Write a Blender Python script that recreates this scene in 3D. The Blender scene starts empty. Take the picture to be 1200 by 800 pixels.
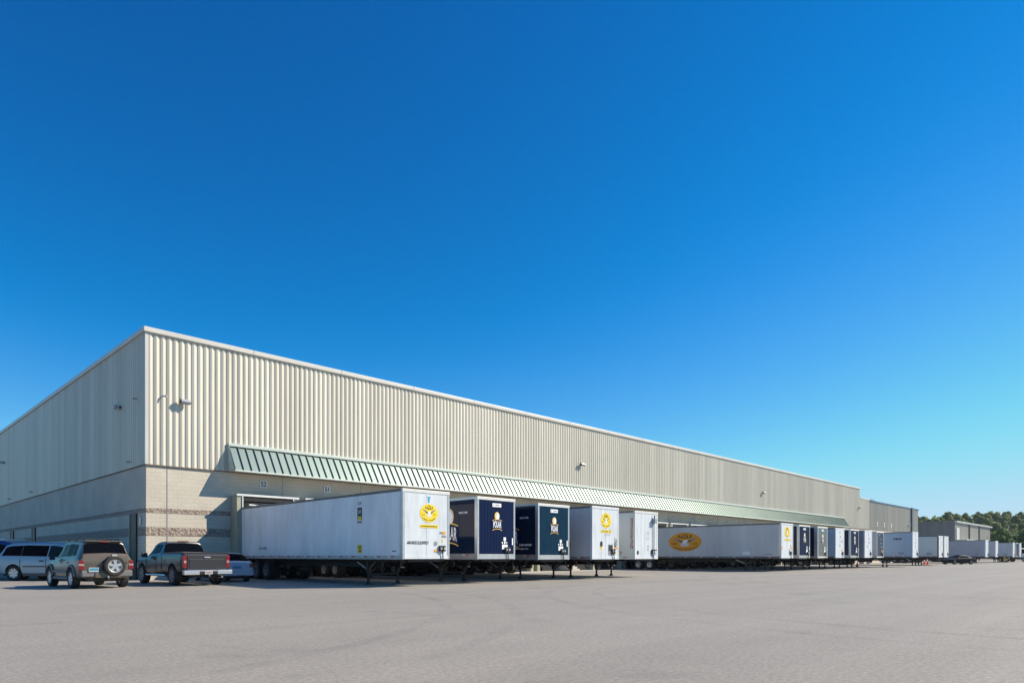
import bpy, bmesh, math, random
from mathutils import Vector, Matrix
random.seed(7)
R = math.radians
sc = bpy.context.scene
COL = sc.collection

# ------------------------------------------------------------------ materials
MATS = {}
def mat(name, col, rough=0.6, metal=0.0, var=0.0, vscale=1.0, bump=0.0, bscale=20.0,
        spec=0.5, coat=0.0, streak=0.0):
    if name in MATS: return MATS[name]
    m = bpy.data.materials.new(name); m.use_nodes = True
    nt = m.node_tree; N = nt.nodes; Lk = nt.links
    b = N['Principled BSDF']
    b.inputs['Base Color'].default_value = (*col, 1)
    b.inputs['Roughness'].default_value = rough
    b.inputs['Metallic'].default_value = metal
    b.inputs['Specular IOR Level'].default_value = spec
    b.inputs['Coat Weight'].default_value = coat
    b.inputs['Coat Roughness'].default_value = 0.08
    tc = N.new('ShaderNodeTexCoord')
    if var > 0:
        mp = N.new('ShaderNodeMapping'); Lk.new(tc.outputs['Object'], mp.inputs['Vector'])
        if streak: mp.inputs['Scale'].default_value = (1, 1, streak)
        nz = N.new('ShaderNodeTexNoise'); nz.inputs['Scale'].default_value = vscale
        nz.inputs['Detail'].default_value = 6; nz.inputs['Roughness'].default_value = 0.62
        Lk.new(mp.outputs[0], nz.inputs['Vector'])
        mr = N.new('ShaderNodeMapRange'); mr.inputs[1].default_value = 0.3; mr.inputs[2].default_value = 0.72
        mr.inputs[3].default_value = 1 - var; mr.inputs[4].default_value = 1 + var * 0.55
        Lk.new(nz.outputs[0], mr.inputs[0])
        mx = N.new('ShaderNodeMix'); mx.data_type = 'RGBA'; mx.blend_type = 'MULTIPLY'
        mx.inputs[0].default_value = 1; mx.inputs[6].default_value = (*col, 1)
        Lk.new(mr.outputs[0], mx.inputs[7]); Lk.new(mx.outputs[2], b.inputs['Base Color'])
    if bump > 0:
        nb = N.new('ShaderNodeTexNoise'); nb.inputs['Scale'].default_value = bscale
        nb.inputs['Detail'].default_value = 4
        Lk.new(tc.outputs['Object'], nb.inputs['Vector'])
        bp = N.new('ShaderNodeBump'); bp.inputs['Strength'].default_value = bump
        bp.inputs['Distance'].default_value = 0.02
        Lk.new(nb.outputs[0], bp.inputs['Height']); Lk.new(bp.outputs[0], b.inputs['Normal'])
    MATS[name] = m
    if 'glass' in name: b.inputs['IOR'].default_value=1.10
    return m

WHITE   = mat('trailer_white', (.80,.81,.83), .32, var=.17, vscale=1.3, streak=.3, bump=.05, bscale=1.5)
WHITE2  = mat('trailer_grey_white', (.52,.55,.58), .38, var=.16, vscale=.8, streak=.2, bump=.06, bscale=1.5)
FADED   = mat('trailer_faded_white', (.66,.70,.66), .45, var=.12, vscale=.7, streak=.2, bump=.06, bscale=1.5)
PALEBLU = mat('trailer_pale_blue', (.36,.47,.58), .35, var=.10, vscale=.8, streak=.3)
SLATE   = mat('trailer_slate', (.27,.30,.36), .35, var=.10, vscale=.8, streak=.3)
FRONTW  = mat('front_white', (.60,.65,.70), .42, var=.20, vscale=2.2, streak=.25, bump=.08, bscale=2.0)
NAVY    = mat('navy_paint', (.002,.011,.052), .4, var=.15, vscale=1.4, spec=.10)
TEALNAVY= mat('teal_navy_paint', (.001,.027,.062), .4, var=.2, vscale=1.4, spec=.10)
NAVYDK  = mat('navy_gloss', (.003,.010,.034), .08, spec=.22)
ALU     = mat('aluminium', (.50,.52,.54), .38, metal=.7, var=.15, vscale=3)
ALUW    = mat('white_rail', (.62,.63,.63), .4, var=.12, vscale=3)
DKALU   = mat('weathered_rail', (.17,.165,.165), .55, metal=.3, var=.25, vscale=3)
CHROME  = mat('stainless_quilt', (.33,.34,.37), .22, metal=.95, var=.45, vscale=3.5, bump=.5, bscale=5)
BLACK   = mat('chassis_black', (.018,.018,.02), .6, var=.4, vscale=5)
RUBBER  = mat('tyre_rubber', (.02,.02,.021), .8, var=.3, vscale=9)
RIM     = mat('rim_alloy', (.62,.63,.65), .3, metal=.8, var=.15, vscale=9)
RIMDK   = mat('rim_dull_steel', (.30,.29,.28), .55, metal=.4, var=.3, vscale=9)
DARK    = mat('dark_cavity', (.01,.01,.011), .9)
RUST    = mat('rusty_steel', (.16,.12,.09), .75, var=.5, vscale=7, bump=.2)
RED     = mat('red_reflector', (.42,.018,.02), .35)
REDTXT  = mat('red_lettering', (.34,.035,.035), .5)
YEL     = mat('decal_yellow', (.82,.60,.01), .45)
AMB     = mat('decal_amber', (.74,.30,.004), .45, var=.05, vscale=4)
GOLD    = mat('logo_gold', (.80,.50,.08), .4)
LOGOW   = mat('logo_white', (.82,.84,.86), .4)
LOGOB   = mat('logo_blue', (.003,.015,.08), .4, spec=.1)
INK     = mat('ink_black', (.015,.015,.018), .5)
INKGR   = mat('ink_grey', (.22,.24,.27), .6)
SKYBL   = mat('decal_cyan', (.02,.34,.60), .5)
PAD     = mat('dock_seal_black', (.015,.015,.016), .85, var=.3, vscale=3)
GALV    = mat('galvanised', (.56,.57,.56), .4, metal=.4, var=.15, vscale=4)
OLIVE   = mat('shelter_olive', (.33,.33,.25), .6, var=.12, vscale=1.5)
GREEN   = mat('canopy_green', (.225,.29,.268), .37, metal=.6, var=.10, vscale=.35)
GREENTR = mat('canopy_trim', (.50,.56,.52), .45, metal=.1, var=.06, vscale=.5)
SOFFIT  = mat('soffit_cream', (.55,.50,.40), .6, var=.15, vscale=1)
TRIM    = mat('coping_white', (.56,.545,.50), .38, var=.08, vscale=.6)
ROOFM   = mat('roof_membrane', (.55,.55,.53), .7, var=.15, vscale=.2)
OLVDOOR = mat('door_dark_olive', (.028,.028,.018), .5)
LAMPB   = mat('lamp_housing', (.42,.43,.45), .4, metal=.3)
LAMPK   = mat('lamp_dark', (.03,.035,.045), .4)
GLASS   = mat('tinted_glass', (.003,.004,.007), .06, spec=.2)
GLASSL  = mat('light_glass', (.008,.028,.034), .05, spec=.3)
GLASSF  = mat('far_glass', (.012,.02,.026), .35, spec=.2)
CHROM   = mat('chrome', (.80,.80,.82), .16, metal=.95)
TAILR   = mat('tail_lamp', (.17,.003,.006), .2, coat=.4)
TAILW   = mat('reverse_lamp', (.34,.24,.22), .2, coat=.4)
ORANGE  = mat('cone_orange', (.75,.10,.01), .5)
CONEW   = mat('cone_white', (.8,.8,.8), .4)
BOLY    = mat('bollard_yellow', (.65,.42,.02), .5, var=.15, vscale=4)
UNITB   = mat('roof_unit_blue', (.05,.12,.20), .5, var=.1)
PLATEW  = mat('plate_white', (.42,.44,.47), .5)
PLATEB  = mat('plate_blue', (.05,.22,.33), .5)

def tree_mat(name, a, b_):
    m = bpy.data.materials.new(name); m.use_nodes = True
    nt = m.node_tree; N = nt.nodes; Lk = nt.links; b = N['Principled BSDF']
    oi = N.new('ShaderNodeObjectInfo'); geo = N.new('ShaderNodeNewGeometry')
    cr = N.new('ShaderNodeMix'); cr.data_type = 'RGBA'
    cr.inputs[6].default_value = (*a, 1); cr.inputs[7].default_value = (*b_, 1)
    ad = N.new('ShaderNodeMath'); ad.operation = 'MULTIPLY_ADD'; ad.inputs[1].default_value = .35
    ml = N.new('ShaderNodeMath'); ml.operation = 'MULTIPLY'; ml.inputs[1].default_value = .65
    Lk.new(oi.outputs['Random'], ml.inputs[0])
    Lk.new(geo.outputs['Random Per Island'], ad.inputs[0]); Lk.new(ml.outputs[0], ad.inputs[2])
    Lk.new(ad.outputs[0], cr.inputs[0]); Lk.new(cr.outputs[2], b.inputs['Base Color'])
    b.inputs['Roughness'].default_value = .75; b.inputs['Specular IOR Level'].default_value = .25
    tr = N.new('ShaderNodeBsdfTranslucent'); Lk.new(cr.outputs[2], tr.inputs['Color'])
    ms = N.new('ShaderNodeMixShader'); ms.inputs[0].default_value = .5
    Lk.new(b.outputs[0], ms.inputs[1]); Lk.new(tr.outputs[0], ms.inputs[2]); Lk.new(ms.outputs[0], N['Material Output'].inputs['Surface'])
    return m
LEAFA = tree_mat('foliage_olive', (.21,.26,.09), (.36,.40,.16))
LEAFB = tree_mat('foliage_green', (.11,.21,.05), (.20,.32,.09))
LEAFC = tree_mat('foliage_dark', (.11,.17,.07), (.16,.24,.10))
BARK  = mat('bark', (.10,.075,.055), .9, var=.4, vscale=6)

# ------------------------------------------------------------------ mesh builder
class MB:
    def __init__(s): s.v=[]; s.f=[]; s.mi=[]; s.m=[]
    def _m(s, m):
        if m not in s.m: s.m.append(m)
        return s.m.index(m)
    def add(s, vs, fs, m):
        o=len(s.v); k=s._m(m)
        s.v += [tuple(p) for p in vs]
        for f in fs: s.f.append([i+o for i in f]); s.mi.append(k)
        return s
    def box(s, x0,x1,y0,y1,z0,z1, m, ch=0.0):
        if ch<=0:
            v=[(x0,y0,z0),(x1,y0,z0),(x1,y1,z0),(x0,y1,z0),(x0,y0,z1),(x1,y0,z1),(x1,y1,z1),(x0,y1,z1)]
            return s.add(v,[(0,3,2,1),(4,5,6,7),(0,1,5,4),(1,2,6,5),(2,3,7,6),(3,0,4,7)],m)
        bm=bmesh.new(); bmesh.ops.create_cube(bm,size=1)
        bmesh.ops.scale(bm,vec=(x1-x0,y1-y0,z1-z0),verts=bm.verts)
        bmesh.ops.translate(bm,vec=((x0+x1)/2,(y0+y1)/2,(z0+z1)/2),verts=bm.verts)
        bmesh.ops.bevel(bm,geom=bm.edges[:],offset=ch,segments=2,profile=.5,affect='EDGES')
        bm.verts.index_update()
        s.add([v.co.copy() for v in bm.verts],[[v.index for v in f.verts] for f in bm.faces],m); bm.free(); return s
    def bar(s, a, b, w, h, m):
        a=Vector(a); b=Vector(b); d=(b-a).normalized()
        up=Vector((0,0,1)) if abs(d.z)<.95 else Vector((1,0,0))
        sx=d.cross(up).normalized()*w/2; sz=d.cross(sx).normalized()*h/2
        v=[a-sx-sz,a+sx-sz,a+sx+sz,a-sx+sz,b-sx-sz,b+sx-sz,b+sx+sz,b-sx+sz]
        return s.add(v,[(0,3,2,1),(4,5,6,7),(0,1,5,4),(1,2,6,5),(2,3,7,6),(3,0,4,7)],m)
    def cyl(s, a, b, r0, m, r1=None, n=16):
        a=Vector(a); b=Vector(b); r1=r0 if r1 is None else r1
        d=(b-a).normalized(); up=Vector((0,0,1)) if abs(d.z)<.95 else Vector((1,0,0))
        u=d.cross(up).normalized(); w=d.cross(u)
        v=[]; 
        for (c,r) in ((a,r0),(b,r1)):
            for i in range(n):
                t=2*math.pi*i/n; v.append(c+(u*math.cos(t)+w*math.sin(t))*r)
        f=[(i,(i+1)%n,n+(i+1)%n,n+i) for i in range(n)]+[tuple(range(n-1,-1,-1)),tuple(range(n,2*n))]
        return s.add(v,f,m)
    def lathe(s, prof, c, m, n=28, axis='x'):
        # prof: list of (offset along axis, radius)
        v=[]; k=len(prof)
        for i in range(n):
            t=2*math.pi*i/n
            for (o,r) in prof:
                if axis=='x': v.append((c[0]+o,c[1]+r*math.cos(t),c[2]+r*math.sin(t)))
                elif axis=='y': v.append((c[0]+r*math.cos(t),c[1]+o,c[2]+r*math.sin(t)))
                else: v.append((c[0]+r*math.cos(t),c[1]+r*math.sin(t),c[2]+o))
        f=[]
        for i in range(n):
            j=(i+1)%n
            for q in range(k-1): f.append((i*k+q,i*k+q+1,j*k+q+1,j*k+q))
        return s.add(v,f,m)
    def build(s, name, parent=None, smooth=0, loc=None):
        me=bpy.data.meshes.new(name); me.from_pydata(s.v,[],s.f)
        for m in s.m: me.materials.append(m)
        me.polygons.foreach_set('material_index', s.mi)
        me.update()
        if smooth:
            bm=bmesh.new(); bm.from_mesh(me); bmesh.ops.recalc_face_normals(bm,faces=bm.faces)
            for f in bm.faces: f.smooth=True
            for e in bm.edges:
                if len(e.link_faces)==2 and e.calc_face_angle(0)>R(smooth): e.smooth=False
            bm.to_mesh(me); bm.free()
        o=bpy.data.objects.new(name,me); COL.objects.link(o)
        if parent: o.parent=parent
        if loc: o.location=loc
        return o

def tag(o,label=None,cat=None,group=None,kind=None):
    if label: o['label']=label
    if cat: o['category']=cat
    if group: o['group']=group
    if kind: o['kind']=kind
    return o
def empty(name,label,cat,loc=(0,0,0),rz=0,group=None,scale=1):
    o=bpy.data.objects.new(name,None); COL.objects.link(o); o.empty_display_size=.3
    o.location=loc; o.rotation_euler=(0,0,rz); o.scale=(scale,)*3
    return tag(o,label,cat,group)
def attach(mesh,name,parent,loc=None):
    o=bpy.data.objects.new(name,mesh); COL.objects.link(o); o.parent=parent
    if loc: o.location=loc
    return o
def copy_tree(o,parent=None):
    c=o.copy(); COL.objects.link(c); c.parent=parent
    for ch in list(o.children): copy_tree(ch,c)
    return c

TXT={}
def text(s, bold=0.0):
    """polygons of a word, unit height, centred on x, baseline 0"""
    if (s,bold) in TXT: return TXT[(s,bold)]
    cu=bpy.data.curves.new('t','FONT'); cu.body=s; cu.size=1; cu.align_x='CENTER'; cu.offset=bold
    cu.resolution_u=3
    ob=bpy.data.objects.new('t',cu); COL.objects.link(ob)
    dg=bpy.context.evaluated_depsgraph_get(); me=bpy.data.meshes.new_from_object(ob.evaluated_get(dg))
    v=[(p.co.x,p.co.y) for p in me.vertices]; f=[list(p.vertices) for p in me.polygons]
    bpy.data.objects.remove(ob); bpy.data.curves.remove(cu); bpy.data.meshes.remove(me)
    TXT[(s,bold)]=(v,f); return v,f

class Decal:
    """flat artwork on a plane: P(u,v,layer) -> 3D"""
    def __init__(s, fn): s.fn=fn; s.mb=MB()
    def poly(s, pts, m, layer=0):
        s.mb.add([s.fn(u,v,layer) for u,v in pts],[tuple(range(len(pts)))],m)
    def rect(s,u0,u1,v0,v1,m,layer=0): s.poly([(u0,v0),(u1,v0),(u1,v1),(u0,v1)],m,layer)
    def ell(s,u,v,a,b,m,layer=0,n=36,t0=0,t1=360):
        s.poly([(u+a*math.cos(R(t0+(t1-t0)*i/n)),v+b*math.sin(R(t0+(t1-t0)*i/n))) for i in range(n)],m,layer)
    def text(s,t,u,v,h,m,layer=0,bold=0.0,sx=1.0,slant=0.0,warp=None,rot=0):
        vs,fs=text(t,bold)
        out=[]
        for (x,y) in vs:
            x,y=(x*h*sx+y*h*slant, y*h)
            if warp: x,y=warp(x,y)
            if rot: x,y=(x*math.cos(rot)-y*math.sin(rot), x*math.sin(rot)+y*math.cos(rot))
            out.append(s.fn(u+x,v+y,layer))
        s.mb.add(out,fs,m)
    def arc(s,u,v,rad,a0,a1,t,m,layer=0,n=20,sy=1):
        o=[(u+rad*math.cos(R(a0+(a1-a0)*i/n)),v+sy*rad*math.sin(R(a0+(a1-a0)*i/n))) for i in range(n+1)]
        for i in range(n):
            (x0,y0),(x1,y1)=o[i],o[i+1]
            s.poly([(x0,y0),(x1,y1),(x1,y1+t),(x0,y0+t)],m,layer)
    def marks(s,u0,u1,v0,v1,n,m,layer=0):
        rr=random.Random(int(u0*977+v0*131+n)); w=(u1-u0)/n
        for i in range(n):
            if rr.random()<.16: continue
            a=u0+w*i+w*.1; s.rect(a,a+w*rr.uniform(.5,.8),v0+(v1-v0)*rr.uniform(0,.12),v1-(v1-v0)*rr.uniform(0,.15),m,layer)
    def build(s,name,parent):
        o=s.mb.build(name,parent); s.mb=MB(); return o

def eagle(d,cu,cv,a,b,m=None,strip=True):
    m=m or YEL
    d.ell(cu,cv,a,b,m)
    # wings
    for sg in (-1,1):
        W=[(.05,.02),(.20,.10),(.34,.24),(.52,.36),(.74,.40),(.66,.30),(.62,.24),(.50,.14),(.44,.06),(.30,-.02),(.16,-.10),(.06,-.12)]
        d.poly([(cu+sg*x*a,cv+y*b+.02*b) for x,y in W],INKGR,1)
        W2=[(.14,.04),(.30,.14),(.42,.20),(.34,.06),(.22,-.04)]
        d.poly([(cu+sg*x*a,cv+y*b+.02*b) for x,y in W2],INK,2)
    # white head and body, pale crate below
    d.poly([(cu+x*a,cv+y*b) for x,y in ((-.16,.10),(-.02,.20),(.12,.22),(.20,.12),(.10,-.06),(.02,-.16),(-.16,-.18),(-.22,-.10),(-.06,-.06))],LOGOW,3)
    d.poly([(cu+x*a,cv+y*b) for x,y in ((-.30,-.38),(-.24,-.16),(.22,-.12),(.27,-.34),(.10,-.46),(-.12,-.50))],ALUW,2)
    d.text('The',cu,cv+.70*b,.24*b,INK,1,bold=.02,sx=a/b*.9)
    d.text('EAGLE',cu,cv+.42*b,.38*b,INK,1,bold=.03,sx=a/b*.78,warp=lambda x,y:(x,y-abs(x/a)**2*.0*b-(.30*b*(1-abs(x/(.6*a)))*.6 if 1 else 0)+.12*b))
    d.text('Leasing Company',cu,cv-.86*b,.25*b,INK,1,bold=.02,sx=a/b*.82,warp=lambda x,y:(x,y+.34*b*(x/(.75*a))**2))
    d.marks(cu-.84*a,cu-.46*a,cv-.14*b,cv-.06*b,4,INK,1); d.marks(cu-.8*a,cu-.46*a,cv-.28*b,cv-.2*b,4,INK,1)
    d.marks(cu+.42*a,cu+.84*a,cv-.14*b,cv-.06*b,4,INK,1); d.marks(cu+.46*a,cu+.8*a,cv-.28*b,cv-.2*b,4,INK,1)
    if strip:
        d.rect(cu-a*1.0,cu+a*1.02,cv-b*1.62,cv-b*1.26,YEL)
        d.marks(cu-a*.88,cu+a*.92,cv-b*1.53,cv-b*1.37,13,INK,1)

def polar(d,cu,cv,s):
    """gold disc over an arched name in white"""
    d.ell(cu,cv+.62*s,.30*s,.36*s,GOLD)
    d.ell(cu+.05*s,cv+.62*s,.22*s,.29*s,ALUW,1)
    d.poly([(cu+x*s,cv+.62*s+y*s) for x,y in ((-.14,-.26),(.2,-.27),(.23,-.06),(.17,.16),(.06,.24),(-.06,.20),(.02,.10),(-.02,-.04),(-.10,-.14))],LOGOW,2)
    n=16; top=[];bot=[]
    for i in range(n+1):
        x=-1+2*i/n; top.append((cu+x*.60*s,cv+(.30-.12*x*x)*s)); bot.append((cu+x*.60*s,cv+(-.46-.14*x*x)*s))
    for i in range(n):
        d.poly([bot[i],bot[i+1],top[i+1],top[i]],LOGOB,3)
        for L_,o in ((top,.0),(bot,-.07)):
            (x0,y0),(x1,y1)=L_[i],L_[i+1]
            d.poly([(x0,y0+o*s),(x1,y1+o*s),(x1,y1+(o+.05)*s),(x0,y0+(o+.05)*s)],GOLD,4)
    d.text('POLAR',cu,cv-.36*s,.80*s,LOGOW,4,bold=.02,sx=.40,warp=lambda x,y:(x,y*(1.0)-.12*s*(x/(.6*s))**2))

# ------------------------------------------------------------------ trailer
TW,TL,TH,TF=2.6,16.0,4.13,1.13
def frame_meshes():
    M={}
    b=MB()
    for sx in (-.52,.52): b.box(sx-.06,sx+.06,2.6,TL-.2,TF-.36,TF-.09,BLACK)
    y=.3
    while y<TL-.2:
        b.box(-1.2,1.2,y-.05,y+.05,TF-.085,TF+.004,BLACK); y+=.6
    for yy in (12.0,15.0): b.box(-.62,.62,yy-.06,yy+.06,TF-.52,TF-.36,BLACK)
    for sx in (-.5,.5): b.box(sx-.05,sx+.05,11.6,15.3,TF-.50,TF-.37,RUST)
    b.box(-.9,.9,.15,2.4,TF-.11,TF-.004,BLACK)
    b.cyl((-.30,9.6,TF-.55),(-.30,10.6,TF-.55),.15,BLACK)
    M['chassis']=b
    b=MB(); b.cyl((0,0,.03),(0,0,TF-.45),.06,BLACK,n=12); b.box(-.085,.085,-.085,.085,.50,TF-.09,BLACK)
    b.bar((0,0,.62),(0,.95,TF-.12),.05,.05,GALV); b.bar((0,0,.62),(0,-.55,TF-.12),.05,.05,RUST)
    M['landing_leg']=b
    b=MB(); b.box(-.17,.17,-.15,.15,0,.035,RUST); b.box(-.06,.06,-.09,.09,.036,.14,BLACK); M['foot']=b
    b=MB(); b.bar((-.82,0,.44),(.82,0,.44),.06,.06,BLACK)
    b.bar((-.82,0,.46),(.0,.0,TF-.12),.05,.05,BLACK); b.bar((.82,0,.46),(0,0.0,TF-.12),.05,.05,BLACK)
    b.bar((.9,0,.75),(1.22,0,.72),.03,.03,GALV)
    M['cross_brace']=b
    b=MB(); b.lathe([(-.27,.28),(-.285,.46),(-.25,.505),(-.15,.515),(-.02,.515),(.0,.48),(.02,.48),(.04,.515),(.18,.515),(.27,.505),(.285,.46),(.27,.28)],(0,0,.515),RUBBER,32)
    M['wheel']=b
    for nm,mt in (('rim_bright',RIM),('rim_dull',RIMDK)):
        b=MB(); 
        for sg in (-1,1):
            b.lathe([(sg*.275,.29),(sg*.265,.24),(sg*.13,.215),(sg*.12,.13),(sg*.18,.10),(sg*.19,.0)],(0,0,.515),mt,24)
            for i in range(8):
                t=2*math.pi*i/8; b.cyl((sg*.135,.172*math.cos(t),.515+.172*math.sin(t)),(sg*.142,.172*math.cos(t),.515+.172*math.sin(t)),.028,DARK,n=8)
        M[nm]=b
    b=MB(); b.cyl((-.95,0,.515),(.95,0,.515),.08,BLACK); b.box(-.6,-.45,-.12,.12,.42,.66,BLACK); b.box(.45,.6,-.12,.12,.42,.66,BLACK); M['axle']=b
    b=MB(); b.box(-.31,.31,-.012,.012,.16,TF-.1,RUBBER); M['mud_flap']=b
    b=MB(); b.box(-1.2,1.2,-.05,.05,.5,.6,BLACK); b.box(-.75,-.65,-.04,.04,.6,TF-.1,BLACK); b.box(.65,.75,-.04,.04,.6,TF-.1,BLACK); M['rear_bumper']=b
    b=MB(); b.box(-.17,.17,-.06,0,0,.26,BLACK)
    b.cyl((-.1,-.1,.13),(-.1,-.06,.13),.05,GALV); b.cyl((.1,-.1,.13),(.1,-.06,.13),.05,GALV); b.cyl((0,-.11,.05),(0,-.06,.05),.04,INK)
    b.bar((0,-.05,.0),(0.02,-.06,-.36),.04,.03,INK); b.bar((-.22,-.05,.05),(-.1,-.1,.15),.03,.03,INK)
    M['air_connector']=b
    out={}
    for k,b in M.items():
        o=b.build(k,smooth=30 if k in('wheel','rim_bright','rim_dull','axle') else 0)
        out[k]=o.data; bpy.data.objects.remove(o)
    return out
FM=frame_meshes()
SHELL={}
def shell(style,H,floor,w):
    """body, front wall, rails, posts for a paint style"""
    key=(style['key'],H,floor,w)
    if key in SHELL: return SHELL[key]
    out={}; hw=w/2
    side,front,post,toprail,botrail=style['side'],style['front'],style['post'],style['top'],style['bot']
    pz=style.get('sill',.0)
    b=MB(); b.box(-hw,hw,.08,TL,floor+.16,H-.1,side)
    b.box(-hw+.04,hw-.04,.1,TL-.02,H-.1,H-.02,ROOFM)
    y=style.get('seam0',1.3)
    while y<TL-.4:
        for sx in (-1,1):
            x0,x1=(sx*hw,sx*(hw+.004)) ; b.box(min(x0,x1),max(x0,x1),y-.022,y+.022,floor+.18,H-.12,side)
        y+=style.get('seam',1.22)
    out['body']=(b,0)
    b=MB(); b.box(-hw+.1,hw-.1,.0,.08,floor+.02+pz,H-.12,front)
    for x in style.get('ribs',(-.0,)):
        b.box(x-.012,x+.012,-.006,0,floor+.05+pz,H-.14,front)
    if pz: b.box(-hw+.1,hw-.1,-.012,.08,floor+.02,floor+pz-.004,post)
    else: b.box(-hw+.1,hw-.1,-.015,.0,floor+.02,floor+.16,style.get('lower',front))
    out['front_wall']=(b,0)
    b=MB(); r=style.get('postw',.1)
    b.box(-hw-.008,-hw+r,-.01,r*1.6,floor+.0,H-.05,post,.02); out['corner_post_a']=(b,0)
    b=MB(); b.box(hw-r,hw+.008,-.01,r*1.6,floor+.0,H-.05,post,.02); out['corner_post_b']=(b,0)
    b=MB(); b.box(-hw-.012,hw+.012,-.02,.10,H-.14,H,style.get('fronttop',toprail),.012)
    b.box(-hw-.012,-hw+.06,.101,TL,H-.12,H-.005,toprail); b.box(hw-.06,hw+.012,.101,TL,H-.12,H-.005,toprail)
    out['top_rail']=(b,0)
    b=MB()
    rh=style.get('railh',.17)
    b.box(-hw-.015,-hw+.06,.12,TL,floor,floor+rh,botrail); b.box(hw-.06,hw+.015,.12,TL,floor,floor+rh,botrail)
    b.box(-hw+.061,hw-.061,.12,TL,floor+.004,floor+.05,BLACK)
    y=.55; i=0
    while y<TL-.6:
        for sx in (-1,1):
            a,c=sx*(hw+.015),sx*(hw+.019)
            b.box(min(a,c),max(a,c),y,y+.30,floor+rh-.075,floor+rh-.03,RED)
            b.box(min(a,c),max(a,c),y+.302,y+.50,floor+rh-.075,floor+rh-.03,CONEW)
        y+=style.get('refl',1.05)
    out['bottom_rail']=(b,0)
    b=MB(); b.box(-hw+.02,hw-.02,TL,TL+.05,floor,H-.05,post)
    for x in (-.6,-.9,.6,.9): b.cyl((x,TL+.08,floor+.05),(x,TL+.08,H-.1),.02,GALV,n=8)
    out['rear_door']=(b,0)
    fin={}
    for k,(b,sm) in out.items():
        nm=k.replace('_a','') if k.endswith('_a') else (k.replace('_b','') if k.endswith('_b') else k)
        if nm=='corner_post_': nm='corner_post'
        o=b.build(nm); fin[k]=(nm,o.data); bpy.data.objects.remove(o)
    SHELL[key]=fin; return fin

def trailer(name,label,x_left,yf,style,rot=0,H=TH,floor=TF,w=TW,rim='rim_dull',decals=None,legs=True,conn=.72,group='semi trailers backed up to the loading docks'):
    hw=w/2
    r=empty(name,label,'trailer',(x_left+hw*math.cos(rot),yf+hw*math.sin(rot),0),rot,group)
    for k,(nm,me) in shell(style,H,floor,w).items(): attach(me,nm,r)
    dz=floor-TF
    attach(FM['chassis'],'chassis',r,(0,0,dz))
    for sx in (-.82,.82):
        l=attach(FM['landing_leg'],'landing_leg',r,(sx,3.3,dz)); attach(FM['foot'],'foot',l,(0,0,-dz+.002))
    attach(FM['cross_brace'],'cross_brace',r,(0,3.3,dz))
    for yy in (12.95,14.25):
        attach(FM['axle'],'axle',r,(0,yy,0))
        for sx in (-.98,.98):
            wl=attach(FM['wheel'],'wheel',r,(sx,yy,0)); attach(FM[rim],'rim',wl)
    for sx in (-.98,.98): attach(FM['mud_flap'],'mud_flap',r,(sx,15.1,0))
    attach(FM['rear_bumper'],'rear_bumper',r,(0,TL-.1,0))
    attach(FM['air_connector'],'air_connector',r,(conn,-.012,floor+.35))
    fr=lambda u,v,l:(u,-.010-.003*l,v)
    si=lambda u,v,l:(-hw-.008-.003*l,-u,v)     # u grows towards the front (reads left to right)
    if decals: decals(r,fr,si,H,floor)
    return r

S_EAGLE=dict(key='eagle',side=WHITE,front=FRONTW,post=ALU,top=DKALU,bot=ALU,fronttop=ALUW,postw=.13,seam=1.22)
S_EAGLE2=dict(key='eagle2',side=WHITE2,front=FRONTW,post=FRONTW,top=DKALU,bot=ALU,fronttop=FRONTW,postw=.1,seam=1.22,ribs=(-.4,.35,0))
S_EAGLE3=dict(key='eagle3',side=WHITE2,front=FRONTW,post=ALU,top=DKALU,bot=DKALU,fronttop=FRONTW,postw=.14,seam=.61,refl=1.6)
S_NAVY=dict(key='navy',side=NAVYDK,front=NAVY,post=ALU,top=ALU,bot=ALU,fronttop=ALUW,postw=.12,sill=.27,railh=.28,ribs=[-1+.2*i for i in range(11)],seam=1.22,refl=1.4)
S_TEAL=dict(key='teal',side=NAVYDK,front=TEALNAVY,post=ALU,top=ALU,bot=ALU,fronttop=ALUW,postw=.12,sill=.27,railh=.28,ribs=[-1+.2*i for i in range(11)],seam=1.22,refl=1.4)
S_OLD=dict(key='old',side=FADED,front=FRONTW,post=FADED,top=DKALU,bot=FADED,fronttop=ALUW,postw=.12,seam=2.4,ribs=(-.6,-.2,.2,.6),refl=.9)
S_BLUE=dict(key='blue',side=PALEBLU,front=FRONTW,post=PALEBLU,top=DKALU,bot=DKALU,fronttop=FRONTW,postw=.09,seam=2.4)
S_SLATE=dict(key='slate',side=SLATE,front=FRONTW,post=FRONTW,top=DKALU,bot=SLATE,fronttop=FRONTW,postw=.08,seam=2.4)
S_CHR=dict(key='chrome',side=NAVYDK,front=CHROME,post=ALU,top=ALU,bot=ALU,fronttop=ALUW,postw=.2,seam=1.22,lower=ALUW)
S_PLAIN=dict(key='plain',side=WHITE2,front=FRONTW,post=FRONTW,top=DKALU,bot=DKALU,fronttop=FRONTW,postw=.1,seam=2.4)
S_SILV=dict(key='silver',side=mat('trailer_silver',(.50,.54,.55),.30,metal=.25,var=.1,vscale=.6),front=FRONTW,post=DKALU,top=DKALU,bot=DKALU,fronttop=FRONTW,postw=.12,seam=2.4)

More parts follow.
